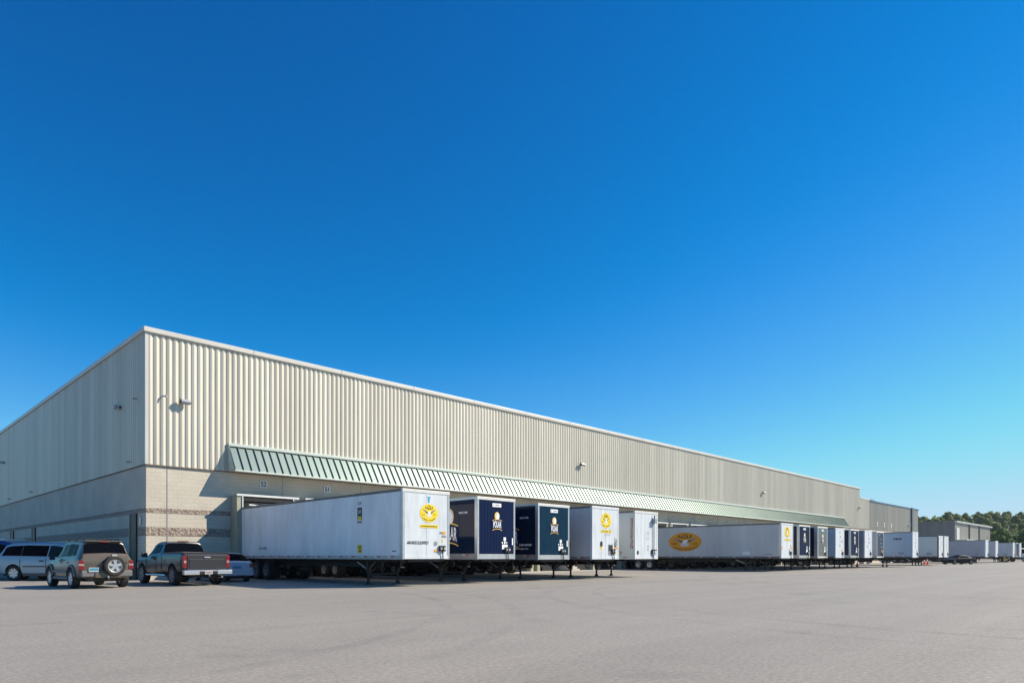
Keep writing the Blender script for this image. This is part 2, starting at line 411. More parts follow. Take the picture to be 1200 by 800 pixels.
def stickers(d,u,v,s=1):
    d.rect(u-.10*s,u+.10*s,v+.50*s,v+.70*s,LOGOW,1); d.rect(u-.24*s,u-.15*s,v+.34*s,v+.44*s,LOGOW,1)
    d.rect(u-.06*s,u+.06*s,v+.32*s,v+.48*s,LOGOW,1); d.rect(u+.13*s,u+.2*s,v+.34*s,v+.44*s,LOGOW,1)
    d.rect(u-.22*s,u+.24*s,v+.0*s,v+.28*s,LOGOW,1)
def dec_t1(r,fr,si,H,f):
    d=Decal(fr); eagle(d,.13,H-1.0,.50,.40,strip=True); d.build('emblem',r)
    d.poly([(.03,H-.28),(.23,H-.28),(.23,H-.31),(.18,H-.32),(.15,H-.53),(.09,H-.53),(.07,H-.32),(.03,H-.31)],SKYBL); d.build('sticker',r)
    d.marks(.72,1.08,H-1.90,H-1.80,6,INKGR,0)
    d.build('fleet_number',r)
    d.text('AIR-RIDE EQUIPPED',-.50,f+.66,.19,INK,0,bold=.015,sx=.70,slant=.25); d.build('lettering',r)
    d.ell(.95,f+1.18,.10,.07,AMB,1,n=12); d.rect(.85,1.1,f+.98,f+1.07,INKGR,1); d.build('sticker',r)
    d.rect(.42,.57,f+.32,f+.44,AMB,1); d.build('sticker',r); d.ell(.5,f+.70,.10,.10,INKGR,1,n=14); d.build('vent_cap',r)
    d.rect(.86,.94,f+.78,f+.90,YEL,1); d.build('sticker',r)
    d=Decal(si)
    # label plates near the front of the side
    d.ell(-3.3,H-.46,.16,.06,INK); d.ell(-3.3,H-.46,.10,.03,WHITE,1); d.build('maker_badge',r)
    d.rect(-3.48,-3.1,H-1.24,H-.66,INK); d.rect(-3.44,-3.14,H-1.24,H-1.06,YEL,1); d.marks(-3.4,-3.18,H-.95,H-.75,3,WHITE2,1)
    d.marks(-3.48,-3.12,H-1.38,H-1.28,5,INK)
    d.build('label_plate',r)
    d.rect(-3.48,-3.1,f+.28,f+.66,YEL); d.marks(-3.42,-3.16,f+.34,f+.44,4,INK,1); d.marks(-3.42,-3.16,f+.5,f+.6,4,INK,1)
    d.build('label_plate',r); d.rect(-.75,-.45,f+.34,f+.38,INK); d.build('sticker',r)
    d.text('AY41 CUPR5',-13.2,f+.52,.17,INK,0,bold=.02)
    d.build('lettering',r)
def dec_navy(num,side_text=False):
    def fn(r,fr,si,H,f):
        d=Decal(fr); polar(d,.02,H-1.24,.56); d.build('logo',r)
        d.rect(-.30,.30,H-.45,H-.27,LOGOW,2); d.marks(-.25,.26,H-.41,H-.31,7,INKGR,3); d.build('label_plate',r)
        stickers(d,.55,f+.50,.85); d.build('connector_panel',r)
        d.rect(1.06,1.14,f+.72,f+1.06,LOGOW,2)
        d.build('sticker',r)
        d=Decal(si)
        polar(d,-2.05,H-1.62,1.15); d.build('side_logo',r)
        d.text('SINCE 1882',-1.0,H-.78,.13,LOGOW,1,bold=.02); d.build('lettering',r)
        if side_text:
            d.text('PolarBeverages.com',-1.3,f+.56,.15,LOGOW,1,bold=.01); d.build('lettering',r)
            d.marks(-2.05,-.45,f+.74,f+.86,16,LOGOW,1)
            d.build('lettering',r)
    return fn
def dec_t4(r,fr,si,H,f):
    d=Decal(fr); eagle(d,.03,H-.80,.50,.44); d.build('emblem',r)
    d.rect(.86,1.02,H-2.35,H-2.05,YEL); d.rect(.86,1.2,H-2.45,H-2.36,AMB); d.build('sticker',r)
    d.rect(-.52,-.33,f+.60,f+.72,YEL); d.ell(-.43,f+.90,.12,.17,INK,1,n=16); d.rect(-.54,-.32,f+.72,f+1.02,AMB); d.build('label_plate',r)
    d.rect(.24,.70,f+.26,f+.88,INKGR); d.rect(.28,.66,f+.5,f+.84,INK,1); d.build('document_box',r); d.rect(.86,1.2,f+.74,f+1.34,WHITE2); d.rect(.92,1.12,f+.8,f+1.2,INKGR,1); d.build('label_plate',r)
    d.rect(.88,1.0,f+.28,f+.42,YEL,1); d.build('sticker',r)
    d.marks(-.3,.5,f+1.7,f+1.8,6,WHITE2); d.marks(-.3,.5,f+1.4,f+1.5,5,WHITE2)
    d.build('faded_lettering',r)
    d=Decal(si); d.rect(-1.9,-1.6,f+.52,f+.72,YEL); d.ell(-1.75,f+.84,.17,.2,INK,1,n=18); d.ell(-1.75,f+.84,.08,.1,YEL,2,n=18); d.rect(-1.92,-1.58,f+.72,f+1.04,AMB)
    d.build('side_marking',r)
def dec_t5(r,fr,si,H,f):
    b=MB(); b.box(.62,.92,-.22,-.012,H-.72,H-.42,SLATE,.02); b.cyl((.77,-.1,H-.42),(.77,-.1,H-.22),.035,INK)
    b.cyl((.80,-.05,f+.5),(.80,-.05,H-.72),.028,GALV); b.box(.6,1.02,-.12,-.012,f+.55,f+.62,INK); b.box(.62,.92,-.10,-.012,f+.25,f+.5,SLATE,.02)
    b.build('heater_pipe',r)
    d=Decal(fr); d.ell(-.98,f+.42,.11,.13,INK,1,n=12); d.build('vent_cap',r)
    for z in (1.6,1.25,.75,.55): d.marks(.05,.32,f+z,f+z+.12,3,WHITE2)
    d.build('faded_lettering',r)
    d=Decal(si); d.text('WIDE RIGHT TURNS',-.24,H-1.35,.24,REDTXT,1,bold=.03,sx=.62,rot=math.pi/2) if False else None
    # weathered red vertical lettering on the corner
    rr=random.Random(3); z=H-.45
    while z>H-2.2:
        h=rr.uniform(.08,.15); d.rect(-.34+rr.uniform(0,.05),-.12-rr.uniform(0,.05),z-h,z,REDTXT,1)
        d.rect(-.27,-.2,z-h+.03,z-.03,FADED,2); z-=h+.035
    d.build('lettering',r)
    d.ell(-1.7,f+.92,.19,.19,REDTXT,n=20); d.marks(-1.95,-1.4,f+.6,f+.68,5,INKGR); d.build('sticker',r)
    d.ell(-1.2,f+.42,.22,.1,REDTXT); d.ell(-1.2,f+.42,.16,.06,FADED,1); d.build('sticker',r)
    d.rect(-2.6,-1.95,H-.66,H-.56,WHITE2); d.rect(-1.95,-1.8,H-.66,H-.56,INK)
    d.build('side_marking',r)
def dec_t8(r,fr,si,H,f):
    d=Decal(fr); eagle(d,.0,H-.74,.52,.46); d.build('emblem',r)
    d.rect(-1.12,-1.0,f+.75,f+1.05,AMB); d.build('sticker',r); d.rect(.7,.85,f+.9,f+1.2,AMB); d.rect(.85,1.05,f+.75,f+.95,AMB); d.build('sticker',r); d.rect(.36,.55,f+.42,f+.8,INKGR)
    d.rect(.6,.8,f+1.5,f+1.58,INKGR)
    d.build('sticker',r)
    d=Decal(si); eagle(d,-9.05,H-1.48,1.72,.88,AMB,strip=False); d.build('side_emblem',r)
    d.marks(-1.5,-.7,f+.32,f+.4,5,INKGR); d.rect(-3.4,-2.7,f+.3,f+.6,WHITE)
    d.build('side_marking',r)
def dec_marks(seed):
    def fn(r,fr,si,H,f):
        rr=random.Random(seed); d=Decal(fr)
        for i in range(4):
            u=rr.uniform(-.5,.6); v=H-.5-i*.45; d.rect(u-.14,u+.14,v,v+.16,INKGR); d.build('sticker',r)
        d.rect(.5,.62,f+.5,f+1.0,AMB if seed%2 else INKGR); d.build('sticker',r); d.rect(.7,.95,f+.3,f+.8,WHITE2)
        d.build('front_marking',r)
        d=Decal(si); d.rect(-1.5,-.9,f+.4,f+.65,INKGR if seed%2 else SLATE); d.build('label_plate',r)
        if seed==16: d.rect(-2.05,-1.15,H-.95,H-.72,INK); d.marks(-2.0,-1.2,H-.9,H-.77,6,PALEBLU,1); d.build('label_plate',r)
    return fn

YF=23.2
trailer('semi_trailer','long white box trailer nearest the cars, with air-ride wording on its front',17.0,YF-.1,S_EAGLE,rot=R(-.3),H=4.22,floor=1.19,w=2.6,rim='rim_dull',decals=dec_t1,conn=.85)
trailer('semi_trailer','navy box trailer right beside the big white eagle trailer, white sill and gold disc logo',21.6,YF+.2,S_NAVY,H=4.19,floor=1.17,rim='rim_bright',decals=dec_navy(1))
trailer('semi_trailer','teal-navy box trailer with web address in white low on its dark side',26.15,YF+.4,S_TEAL,decals=dec_navy(2,True))
trailer('semi_trailer','white box trailer with round yellow eagle emblem, right of the teal-navy trailer',30.3,YF,S_EAGLE2,H=4.2,decals=dec_t4)
trailer('semi_trailer','faded off-white trailer with red vertical lettering on its corner and a pipe up its front',34.6,YF,S_OLD,decals=dec_t5,rim='rim_dull')
trailer('semi_trailer','long grey-white trailer with large orange oval eagle emblem on its side',56.1,YF-.2,S_EAGLE3,decals=dec_t8,rim='rim_bright')
trailer('semi_trailer','navy trailer with gold disc logo directly right of the orange oval eagle trailer',60.5,YF,S_NAVY,decals=dec_navy(3))
trailer('semi_trailer','dark trailer with dented stainless quilted front between navy and pale blue trailers',65.0,YF,S_CHR,decals=dec_navy(4))
trailer('semi_trailer','pale blue sided trailer with white front standing right of the stainless-fronted one',69.8,YF,S_BLUE,decals=dec_marks(11))
trailer('semi_trailer','farthest navy trailer with gold disc logo, between pale blue and slate sided trailers',74.3,YF,S_NAVY,decals=dec_navy(5))
trailer('semi_trailer','slate grey sided trailer with plain white front behind the single orange cone',78.9,YF,S_SLATE,decals=dec_marks(12))
trailer('semi_trailer','trailer with dark stainless front under the pale blue long-sided one, at the grey building',83.2,YF,dict(S_CHR,key='chr2',side=FRONTW),decals=dec_marks(13))
trailer('semi_trailer','pale blue trailer standing forward of its row, black number label high on its side',89.5,21.1,S_BLUE,H=4.2,decals=dec_marks(16))
trailer('semi_trailer','silver sided trailer behind the pair of cones, dark label low on its side',106.8,22.0,S_SILV,decals=dec_marks(18),group='semi trailers parked at the far end of the lot')
trailer('semi_trailer','white-fronted trailer squeezed just right of the silver one, above the black coupe',110.1,22.0,S_PLAIN,decals=dec_marks(19),group='semi trailers parked at the far end of the lot')
trailer('semi_trailer','long grey trailer side extending behind the black coupe',141.0,22.0,dict(S_PLAIN,key='p2',side=mat('trailer_mid_grey',(.40,.42,.47),.35,var=.1,vscale=.5)),decals=dec_marks(20),group='semi trailers parked at the far end of the lot')
trailer('semi_trailer','short-looking pale trailer between the two longer grey ones at far right',150.8,22.0,S_PLAIN,decals=dec_marks(21),group='semi trailers parked at the far end of the lot')
trailer('semi_trailer','pale trailer with its side in view right behind the yellow bollard',170.8,22.0,dict(S_PLAIN,key='p3',side=WHITE2),decals=dec_marks(22),group='semi trailers parked at the far end of the lot')
trailer('semi_trailer','narrow navy-striped trailer front near the right edge of the picture',175.4,22.0,dict(S_NAVY,key='n2'),decals=dec_marks(23),group='semi trailers parked at the far end of the lot')
trailer('semi_trailer','last white trailer front before the truck at the far right edge',179.8,22.0,S_PLAIN,decals=dec_marks(24),group='semi trailers parked at the far end of the lot')

# ------------------------------------------------------------------ main warehouse
WX0,WX1,WX2,WX3=12.15,133.2,138.9,174.5
WY=40.0; WYB=150.0
ZB=6.40; ZR=13.95

def clad_mat(name,col):
    m=bpy.data.materials.new(name); m.use_nodes=True; nt=m.node_tree; N=nt.nodes; Lk=nt.links; b=N['Principled BSDF']
    b.inputs['Roughness'].default_value=.42; b.inputs['Metallic'].default_value=.1
    tc=N.new('ShaderNodeTexCoord'); sp=N.new('ShaderNodeSeparateXYZ'); Lk.new(tc.outputs['Object'],sp.inputs[0])
    ad=N.new('ShaderNodeMath'); ad.operation='ADD'; Lk.new(sp.outputs[0],ad.inputs[0]); Lk.new(sp.outputs[1],ad.inputs[1])
    dv=N.new('ShaderNodeMath'); dv.operation='DIVIDE'; dv.inputs[1].default_value=1.005; Lk.new(ad.outputs[0],dv.inputs[0])
    fl=N.new('ShaderNodeMath'); fl.operation='FLOOR'; Lk.new(dv.outputs[0],fl.inputs[0])
    wn=N.new('ShaderNodeTexWhiteNoise'); wn.noise_dimensions='1D'; Lk.new(fl.outputs[0],wn.inputs['W'])
    mr=N.new('ShaderNodeMapRange'); mr.inputs[3].default_value=.88; mr.inputs[4].default_value=1.05; Lk.new(wn.outputs[0],mr.inputs[0])
    mp=N.new('ShaderNodeMapping'); mp.inputs['Scale'].default_value=(3.0,3.0,.35); Lk.new(tc.outputs['Object'],mp.inputs[0])
    nz=N.new('ShaderNodeTexNoise'); nz.inputs['Scale'].default_value=1; nz.inputs['Detail'].default_value=5; Lk.new(mp.outputs[0],nz.inputs['Vector'])
    m2=N.new('ShaderNodeMapRange'); m2.inputs[1].default_value=.3; m2.inputs[2].default_value=.7; m2.inputs[3].default_value=.93; m2.inputs[4].default_value=1.03; Lk.new(nz.outputs[0],m2.inputs[0])
    mu=N.new('ShaderNodeMath'); mu.operation='MULTIPLY'; Lk.new(mr.outputs[0],mu.inputs[0]); Lk.new(m2.outputs[0],mu.inputs[1])
    mx=N.new('ShaderNodeMix'); mx.data_type='RGBA'; mx.blend_type='MULTIPLY'; mx.inputs[0].default_value=1; mx.inputs[6].default_value=(*col,1)
    Lk.new(mu.outputs[0],mx.inputs[7]); Lk.new(mx.outputs[2],b.inputs['Base Color'])
    n2=N.new('ShaderNodeTexNoise'); n2.inputs['Scale'].default_value=1.2; Lk.new(tc.outputs['Object'],n2.inputs['Vector'])
    bp=N.new('ShaderNodeBump'); bp.inputs['Strength'].default_value=.12; bp.inputs['Distance'].default_value=.02
    Lk.new(n2.outputs[0],bp.inputs['Height']); Lk.new(bp.outputs[0],b.inputs['Normal'])
    return m
CLAD=clad_mat('cladding_beige',(.585,.55,.46)); CLAD2=clad_mat('cladding_grey_beige',(.36,.345,.30)); CLADSH=clad_mat('cladding_shaded',(.22,.21,.19))

def block_mat(name,c1,c2,mortar,split=False):
    m=bpy.data.materials.new(name); m.use_nodes=True; nt=m.node_tree; N=nt.nodes; Lk=nt.links; b=N['Principled BSDF']
    b.inputs['Roughness'].default_value=.85
    tc=N.new('ShaderNodeTexCoord'); sp=N.new('ShaderNodeSeparateXYZ'); Lk.new(tc.outputs['Object'],sp.inputs[0])
    ad=N.new('ShaderNodeMath'); ad.operation='ADD'; Lk.new(sp.outputs[0],ad.inputs[0]); Lk.new(sp.outputs[1],ad.inputs[1])
    cb=N.new('ShaderNodeCombineXYZ'); Lk.new(ad.outputs[0],cb.inputs[0]); Lk.new(sp.outputs[2],cb.inputs[1])
    br=N.new('ShaderNodeTexBrick'); br.inputs['Scale'].default_value=1; br.inputs['Brick Width'].default_value=.46; br.inputs['Row Height'].default_value=.23
    br.inputs['Mortar Size'].default_value=.008; br.inputs['Mortar Smooth'].default_value=.3; br.offset=.5
    br.inputs['Color1'].default_value=(*c1,1); br.inputs['Color2'].default_value=(*c2,1); br.inputs['Mortar'].default_value=(*mortar,1)
    Lk.new(cb.outputs[0],br.inputs['Vector'])
    nz=N.new('ShaderNodeTexNoise'); nz.inputs['Scale'].default_value=7 if split else .6; nz.inputs['Detail'].default_value=6; Lk.new(tc.outputs['Object'],nz.inputs['Vector'])
    mr=N.new('ShaderNodeMapRange'); mr.inputs[1].default_value=.35; mr.inputs[2].default_value=.65; mr.inputs[3].default_value=.66 if split else .90; mr.inputs[4].default_value=1.34 if split else 1.04; Lk.new(nz.outputs[0],mr.inputs[0])
    mx=N.new('ShaderNodeMix'); mx.data_type='RGBA'; mx.blend_type='MULTIPLY'; mx.inputs[0].default_value=1
    Lk.new(br.outputs[0],mx.inputs[6]); Lk.new(mr.outputs[0],mx.inputs[7]); Lk.new(mx.outputs[2],b.inputs['Base Color'])
    bp=N.new('ShaderNodeBump'); bp.inputs['Distance'].default_value=.10 if split else .01; bp.inputs['Strength'].default_value=1 if split else .35
    if split: Lk.new(nz.outputs[0],bp.inputs['Height'])
    else: bp.invert=True; Lk.new(br.outputs['Fac'],bp.inputs['Height'])
    Lk.new(bp.outputs[0],b.inputs['Normal'])
    return m
BLOCK=block_mat('block_cream',(.56,.51,.42),(.53,.48,.395),(.42,.375,.30))
SPLIT=block_mat('block_split_face_brown',(.33,.265,.215),(.29,.232,.19),(.21,.17,.14),True)

PROF=[(0,0),(.006,.024),(.110,.056),(.150,.056),(.262,.0)]; PITCH=.335
def cladding(b,axis,a0,a1,fixed,z0,z1,m,flip=False):
    """corrugated sheet; axis 'x': runs along x at y=fixed facing -y; axis 'y': runs along y at x=fixed facing -x"""
    pts=[]; a=a0
    while a<a1:
        for (o,h) in PROF:
            if a+o<a1: pts.append((a+o,h))
        a+=PITCH
    pts.append((a1,0)); vs=[]; fs=[]
    for (p,h) in pts:
        for z in (z0,z1):
            vs.append((p,fixed-h,z) if axis=='x' else (fixed-h,p,z))
    for i in range(len(pts)-1):
        q=(2*i,2*i+2,2*i+3,2*i+1); fs.append(q if axis=='x' else tuple(reversed(q)))
    b.add(vs,fs,m)

W=empty('warehouse','huge beige ribbed metal warehouse with cream block base and long pale green dock canopy','warehouse',(WX0,WY,0))
def wb(b,name,**k):
    o=b.build(name,W,**k); o.location=(-WX0,-WY,0); return o
b=MB(); b.box(WX0+.12,WX1-.02,WY+.12,WYB,0.0,ZR-.3,ROOFM)
b.box(WX1,WX2,WY+.12,WYB,0,12.0,ROOFM); wb(b,'roof')
b=MB(); cladding(b,'x',WX0+.06,WX1,WY-.0,ZB,ZR-.30,CLAD); cladding(b,'x',WX1+.01,WX2,WY-.0,ZB,11.95,CLAD)
b.box(WX0-.06,WX0+.10,WY-.06,WY+.10,ZB,ZR-.3,TRIM)      # corner flashing
b.add([(WX1,WY,11.9),(WX1,WYB,11.9),(WX1,WYB,ZR-.3),(WX1,WY,ZR-.3)],[(0,1,2,3)],CLAD)
wb(b,'front_cladding')
b=MB(); cladding(b,'y',WY+.10,WYB,WX0,ZB,ZR-.30,CLAD); wb(b,'side_cladding')
b=MB()
b.box(WX0-.16,WX1+.05,WY-.16,WY+.3,ZR-.30,ZR-.02,TRIM,.03); b.box(WX0-.16,WX0+.3,WY+.301,WYB,ZR-.30,ZR-.02,TRIM,.03)
b.box(WX1-.12,WX1+.05,WY+.301,WYB,ZR-.36,ZR-.02,TRIM)
b.box(WX1+.052,WX2+.05,WY-.10,WY+.3,11.95,12.2,TRIM)
for i in range(20): b.box(WX0+6+6.1*i,WX0+6.03+6.1*i,WY-.166,WY-.158,ZR-.30,ZR-.02,INKGR)
wb(b,'coping')
# block wall in courses with the two split-face bands set between
b=MB()
X0=WX0+.01
for z0,z1 in ((0,2.462),(2.946,3.735),(4.0,ZB-.06)):
    b.box(X0,WX2,WY+.03,WY+.4,z0,z1,BLOCK); b.box(X0,X0+.4,WY+.402,WYB,z0,z1,BLOCK)
wb(b,'block_wall')
for z0,z1 in ((2.462,2.946),(3.735,4.0)):
    b=MB(); b.box(X0-.012,WX2,WY+.018,WY+.4,z0+.002,z1-.002,SPLIT); b.box(X0-.012,X0+.4,WY+.402,WYB,z0+.002,z1-.002,SPLIT); wb(b,'split_face_band')
b=MB(); b.box(WX0-.05,WX2,WY-.055,WY+.12,ZB-.06,ZB-.004,RUST); b.box(WX0-.05,WX0+.12,WY+.121,WYB,ZB-.06,ZB-.004,RUST); wb(b,'base_flashing')
b=MB()
xs=[13.25]+[20.1+5.8*i for i in range(20)]
for x in xs: b.box(x-.012,x+.012,WY+.012,WY+.06,0,ZB-.07,INKGR)
wb(b,'control_joint')
# canopy
CX0,CX1=16.65,124.2; CT,CB_=8.02,6.42; CP=1.0
b=MB()
yt,yb=WY-.06,WY-CP
b.add([(CX0,yt,CT-.12),(CX1,yt,CT-.12),(CX1,yb,CB_),(CX0,yb,CB_)],[(0,3,2,1)],GREEN)
n=int((CX1-CX0)/.5)
for i in range(n+1):
    x=CX0+.02+i*(CX1-CX0-.04)/n; h=.085
    for (xa,xb_) in ((x-.013,x+.013),):
        b.add([(xa,yt,CT-.12),(xb_,yt,CT-.12),(xb_,yb,CB_),(xa,yb,CB_),(xa,yt-h*.85,CT-.12+h*.5),(xb_,yt-h*.85,CT-.12+h*.5),(xb_,yb-h*.85,CB_+h*.5),(xa,yb-h*.85,CB_+h*.5)],
              [(4,7,6,5),(0,4,5,1),(3,2,6,7),(0,3,7,4),(1,5,6,2)],GREEN)
wb(b,'canopy')
b=MB(); b.box(CX0-.03,CX1+.03,yt-.12,WY,CT-.118,CT+.06,GREENTR,.01)
b.box(CX0-.03,CX1+.03,yb-.07,yb+.02,CB_-.10,CB_-.004,GREENTR,.01)
for x,s in ((CX0,-1),(CX1,1)):
    xa,xb_=(x-.03,x-.002) if s<0 else (x+.002,x+.03)
    b.add([(xa,yt,CT),(xa,yb,CB_),(xa,WY,CB_-.02),(xa,WY,CT),(xb_,yt,CT),(xb_,yb,CB_),(xb_,WY,CB_-.02),(xb_,WY,CT)],
          [(0,3,2,1),(4,5,6,7),(0,1,5,4),(1,2,6,5),(2,3,7,6),(3,0,4,7)],GREENTR)
wb(b,'canopy_trim')
b=MB(); b.box(CX0,CX1,yb+.03,WY-.06,CB_-.035,CB_-.006,SOFFIT); wb(b,'soffit')
# docks
PITCHD=4.41
docks=[k for k in range(25)]
def dock_set():
    hw=1.95; y0=-.9
    p={}
    b=MB(); b.box(-hw,-hw+.34,y0,.03,0,4.96,OLIVE); b.box(hw-.34,hw,y0,.03,0,4.96,OLIVE); b.box(-hw+.341,hw-.341,y0,.03,4.62,4.96,PAD)
    p['dock_shelter']=b
    b=MB(); b.box(-hw-.03,hw+.03,y0-.06,y0-.003,4.90,5.02,ALUW); b.box(-hw+.30,-hw+.36,y0-.05,y0-.003,.9,4.899,ALUW); b.box(hw-.36,hw-.30,y0-.05,y0-.003,.9,4.899,ALUW)
    p['shelter_trim']=b
    b=MB(); b.box(-hw+.341,hw-.341,-.06,.03,1.1,4.61,mat('dock_door_grey',(.30,.30,.29),.5,var=.1))
    for i in range(5): b.box(-hw+.36,hw-.36,-.075,-.061,1.55+i*.62,1.58+i*.62,DARK)
    p['dock_door']=b
    b=MB(); b.box(-.9,.9,-.55,.03,0.0,1.09,PAD); b.box(-1.15,-.9,-.62,-.02,.35,1.05,RUBBER); b.box(.9,1.15,-.62,-.02,.35,1.05,RUBBER)
    p['dock_leveller']=b
    b=MB(); b.bar((-1.2,y0+.1,4.4),(-.55,y0+.25,4.42),.1,.08,GALV); b.cyl((-.4,y0+.2,4.42),(0,y0+.2,4.5),.07,LAMPB)
    p['dock_lamp']=b
    out={}
    for k,b in p.items():
        o=b.build(k); out[k]=o.data; bpy.data.objects.remove(o)
    return out
DS=dock_set()
def sign(txt,x,z,h,parent,mplate=ALUW,off=(0,0)):
    d=Decal(lambda u,v,l:(x+u-off[0],WY-.0-.006-.004*l-off[1],z+v))
    d.rect(-.24,.24,-.06,.40,mplate)
    d.text(txt,0,.03,h,INK,1,bold=.02,sx=.85)
    d.mb.box(x-.25-off[0],x+.25-off[0],WY+.0-off[1],WY+.03-off[1],z-.07,z+.41,GALV)
    o=d.build('dock_number',parent); return o
for k in docks:
    x=18.75+PITCHD*k
    for nm,me in DS.items():
        attach(me,nm,W,(x-WX0,0,0))
    sign(str(52-k),x+.10,5.62,.42,W,off=(WX0,WY))
# wall lamps
def lamp_big():
    b=MB(); b.cyl((-.22,-.24,0),(.26,-.28,-.03),.14,LAMPB,n=18); b.cyl((-.30,-.235,.002),(-.222,-.24,0),.12,LAMPK,n=18); b.box(-.06,.1,-.2,-.0,-.06,.06,LAMPK); b.bar((.26,-.28,-.04),(.36,-.30,-.08),.05,.05,LAMPK)
    return b
def lamp_small():
    b=MB(); b.cyl((0,0,.0),(0,-.16,.03),.035,LAMPB,n=10); b.cyl((.02,-.14,.0),(.13,-.26,-.02),.055,LAMPB,n=12); return b
lb=lamp_big().build('wall_lamp'); lbm=lb.data; bpy.data.objects.remove(lb)
ls=lamp_small().build('security_camera'); lsm=ls.data; bpy.data.objects.remove(ls)
for (x,z) in ((14.1,10.1),(50.4,10.1),(91.1,10.15),(132.4,10.2)): attach(lbm,'wall_lamp',W,(x-WX0,-.03,z))
attach(lsm,'security_camera',W,(13.0-WX0,-.03,10.25))
for (y,z,me,nm) in ((44.5,10.2,lbm,'wall_lamp'),(82.3,10.6,lbm,'wall_lamp'),(41.5,10.2,lsm,'security_camera'),(42.6,6.75,lsm,'security_camera'),(69.2,6.8,lsm,'security_camera'),(79,6.8,lsm,'security_camera')):
    o=attach(me,nm,W,(-.03,y-WY,z)); o.rotation_euler=(0,0,-math.pi/2)
# tall narrow doors in the shaded side
for ya,yb_ in ((41.5,42.65),(68.1,69.3),(77.6,79.0)):
    b=MB(); b.box(WX0-.05,WX0+.03,ya,yb_,0,3.73,OLVDOOR)
    f=wb(b,'side_door')
    b=MB(); b.box(WX0-.09,WX0-.051,ya-.04,ya+.03,0,3.733,OLVDOOR); b.box(WX0-.09,WX0-.051,yb_-.03,yb_+.04,0,3.733,OLIVE); b.box(WX0-.09,WX0-.051,ya+.031,yb_-.031,2.15,2.2,OLVDOOR)
    b.build('door_frame',f)
b=MB(); b.box(WX0-.06,WX0-.002,40.75,40.95,3.1,3.5,ALU); wb(b,'sign_plate')
# pale colour for the added solids standing in for sunlit wall base
SUNWALL=mat('sunlit_wall_pale',(.46,.43,.37),.85,var=.15,vscale=1.2,bump=.2,bscale=12)

# second building further along the same line
B2=empty('industrial_building','lower grey-beige ribbed building continuing the wall beyond the tall warehouse','building',(WX2,WY,0))
def b2(b,name): o=b.build(name,B2); o.location=(-WX2,-WY,0); return o
b=MB(); b.box(WX2+.02,WX3-.02,WY+.15,WYB-10,0,11.6,ROOFM); b2(b,'roof')
b=MB(); cladding(b,'x',WX2+.02,WX3,WY+.02,ZB,11.75,CLAD2); b.add([(WX3,WY+.02,0),(WX3,WYB-10,0),(WX3,WYB-10,11.7),(WX3,WY+.02,11.7)],[(0,1,2,3)],CLAD2); b2(b,'cladding')
b=MB(); b.box(WX2+.02,WX3,WY+.05,WY+.14,0,ZB-.002,BLOCK); b2(b,'block_wall')
b=MB(); b.box(WX2+.06,WX3+.1,WY-.14,WY+.2,11.75,11.98,UNITB); b2(b,'gutter')
b=MB(); b.box(168.2,169.5,WY-.32,WY-.05,ZB-.3,12.05,mat('pilaster_blue_grey',(.10,.13,.16),.5)); b2(b,'downpipe')
for i,(x,t) in enumerate(((143.5,'26'),(148.2,'25'),(153.2,'24'))):
    d=Decal(lambda u,v,l:(x+u-WX2,-.07-.004*l,7.1+v)); d.rect(-.25,.25,0,.9,ALUW); d.text(t,0,.3,.4,INK,1); d.build('dock_number',B2)
attach(lbm,'wall_lamp',B2,(166-WX2,-.04,8.0))
b=MB(); b.box(-3.4,3.4,-1.4,1.4,0,.8,UNITB,.05); b.box(-2.9,2.9,-1.0,1.0,.8,1.0,LAMPK,.03)
tag(b.build('rooftop_unit',loc=(143.3,42.4,11.6)),'dark blue flat unit on the roof edge of the lower building','roof unit')

# third building, gable side towards us
B3=empty('industrial_building','grey metal shed, its gable coloured dark for shade, with pale eaves in front of the wooded hill','building',(205,38.6,0))
def b3(b,name): o=b.build(name,B3); o.location=(-205,-38.6,0); return o
b=MB(); b.box(205.05,254.5,38.75,100,0,10.1,ROOFM); b3(b,'roof')
b=MB(); cladding(b,'y',38.6,100,205,0,10.3,CLADSH); b3(b,'gable_cladding')  # gable and its eave: shade put into the darker cladding colour
b=MB(); cladding(b,'x',205,254.6,38.6,0,10.0,CLAD2); b3(b,'front_cladding')
b=MB(); b.box(204.6,255,38.0,38.6,10.05,10.5,GALV,.05); b.box(204.6,205.0,38.601,100,10.25,10.5,CLADSH); b3(b,'eaves')
for x in (222.6,236.6): 
    b=MB(); b.box(x-.5,x+.5,38.3,38.54,0,10.04,mat('pilaster_dark',(.07,.07,.07),.6)); b3(b,'pilaster')
b=MB(); b.box(206.0,209.4,38.35,38.52,5.6,8.7,ALUW); b3(b,'sign_panel')
b=MB(); b.box(210.5,236,36.9,38.5,5.3,5.75,ALUW,.04); b3(b,'door_canopy')
attach(lbm,'wall_lamp',B3,(44.5,-.1,7.0))

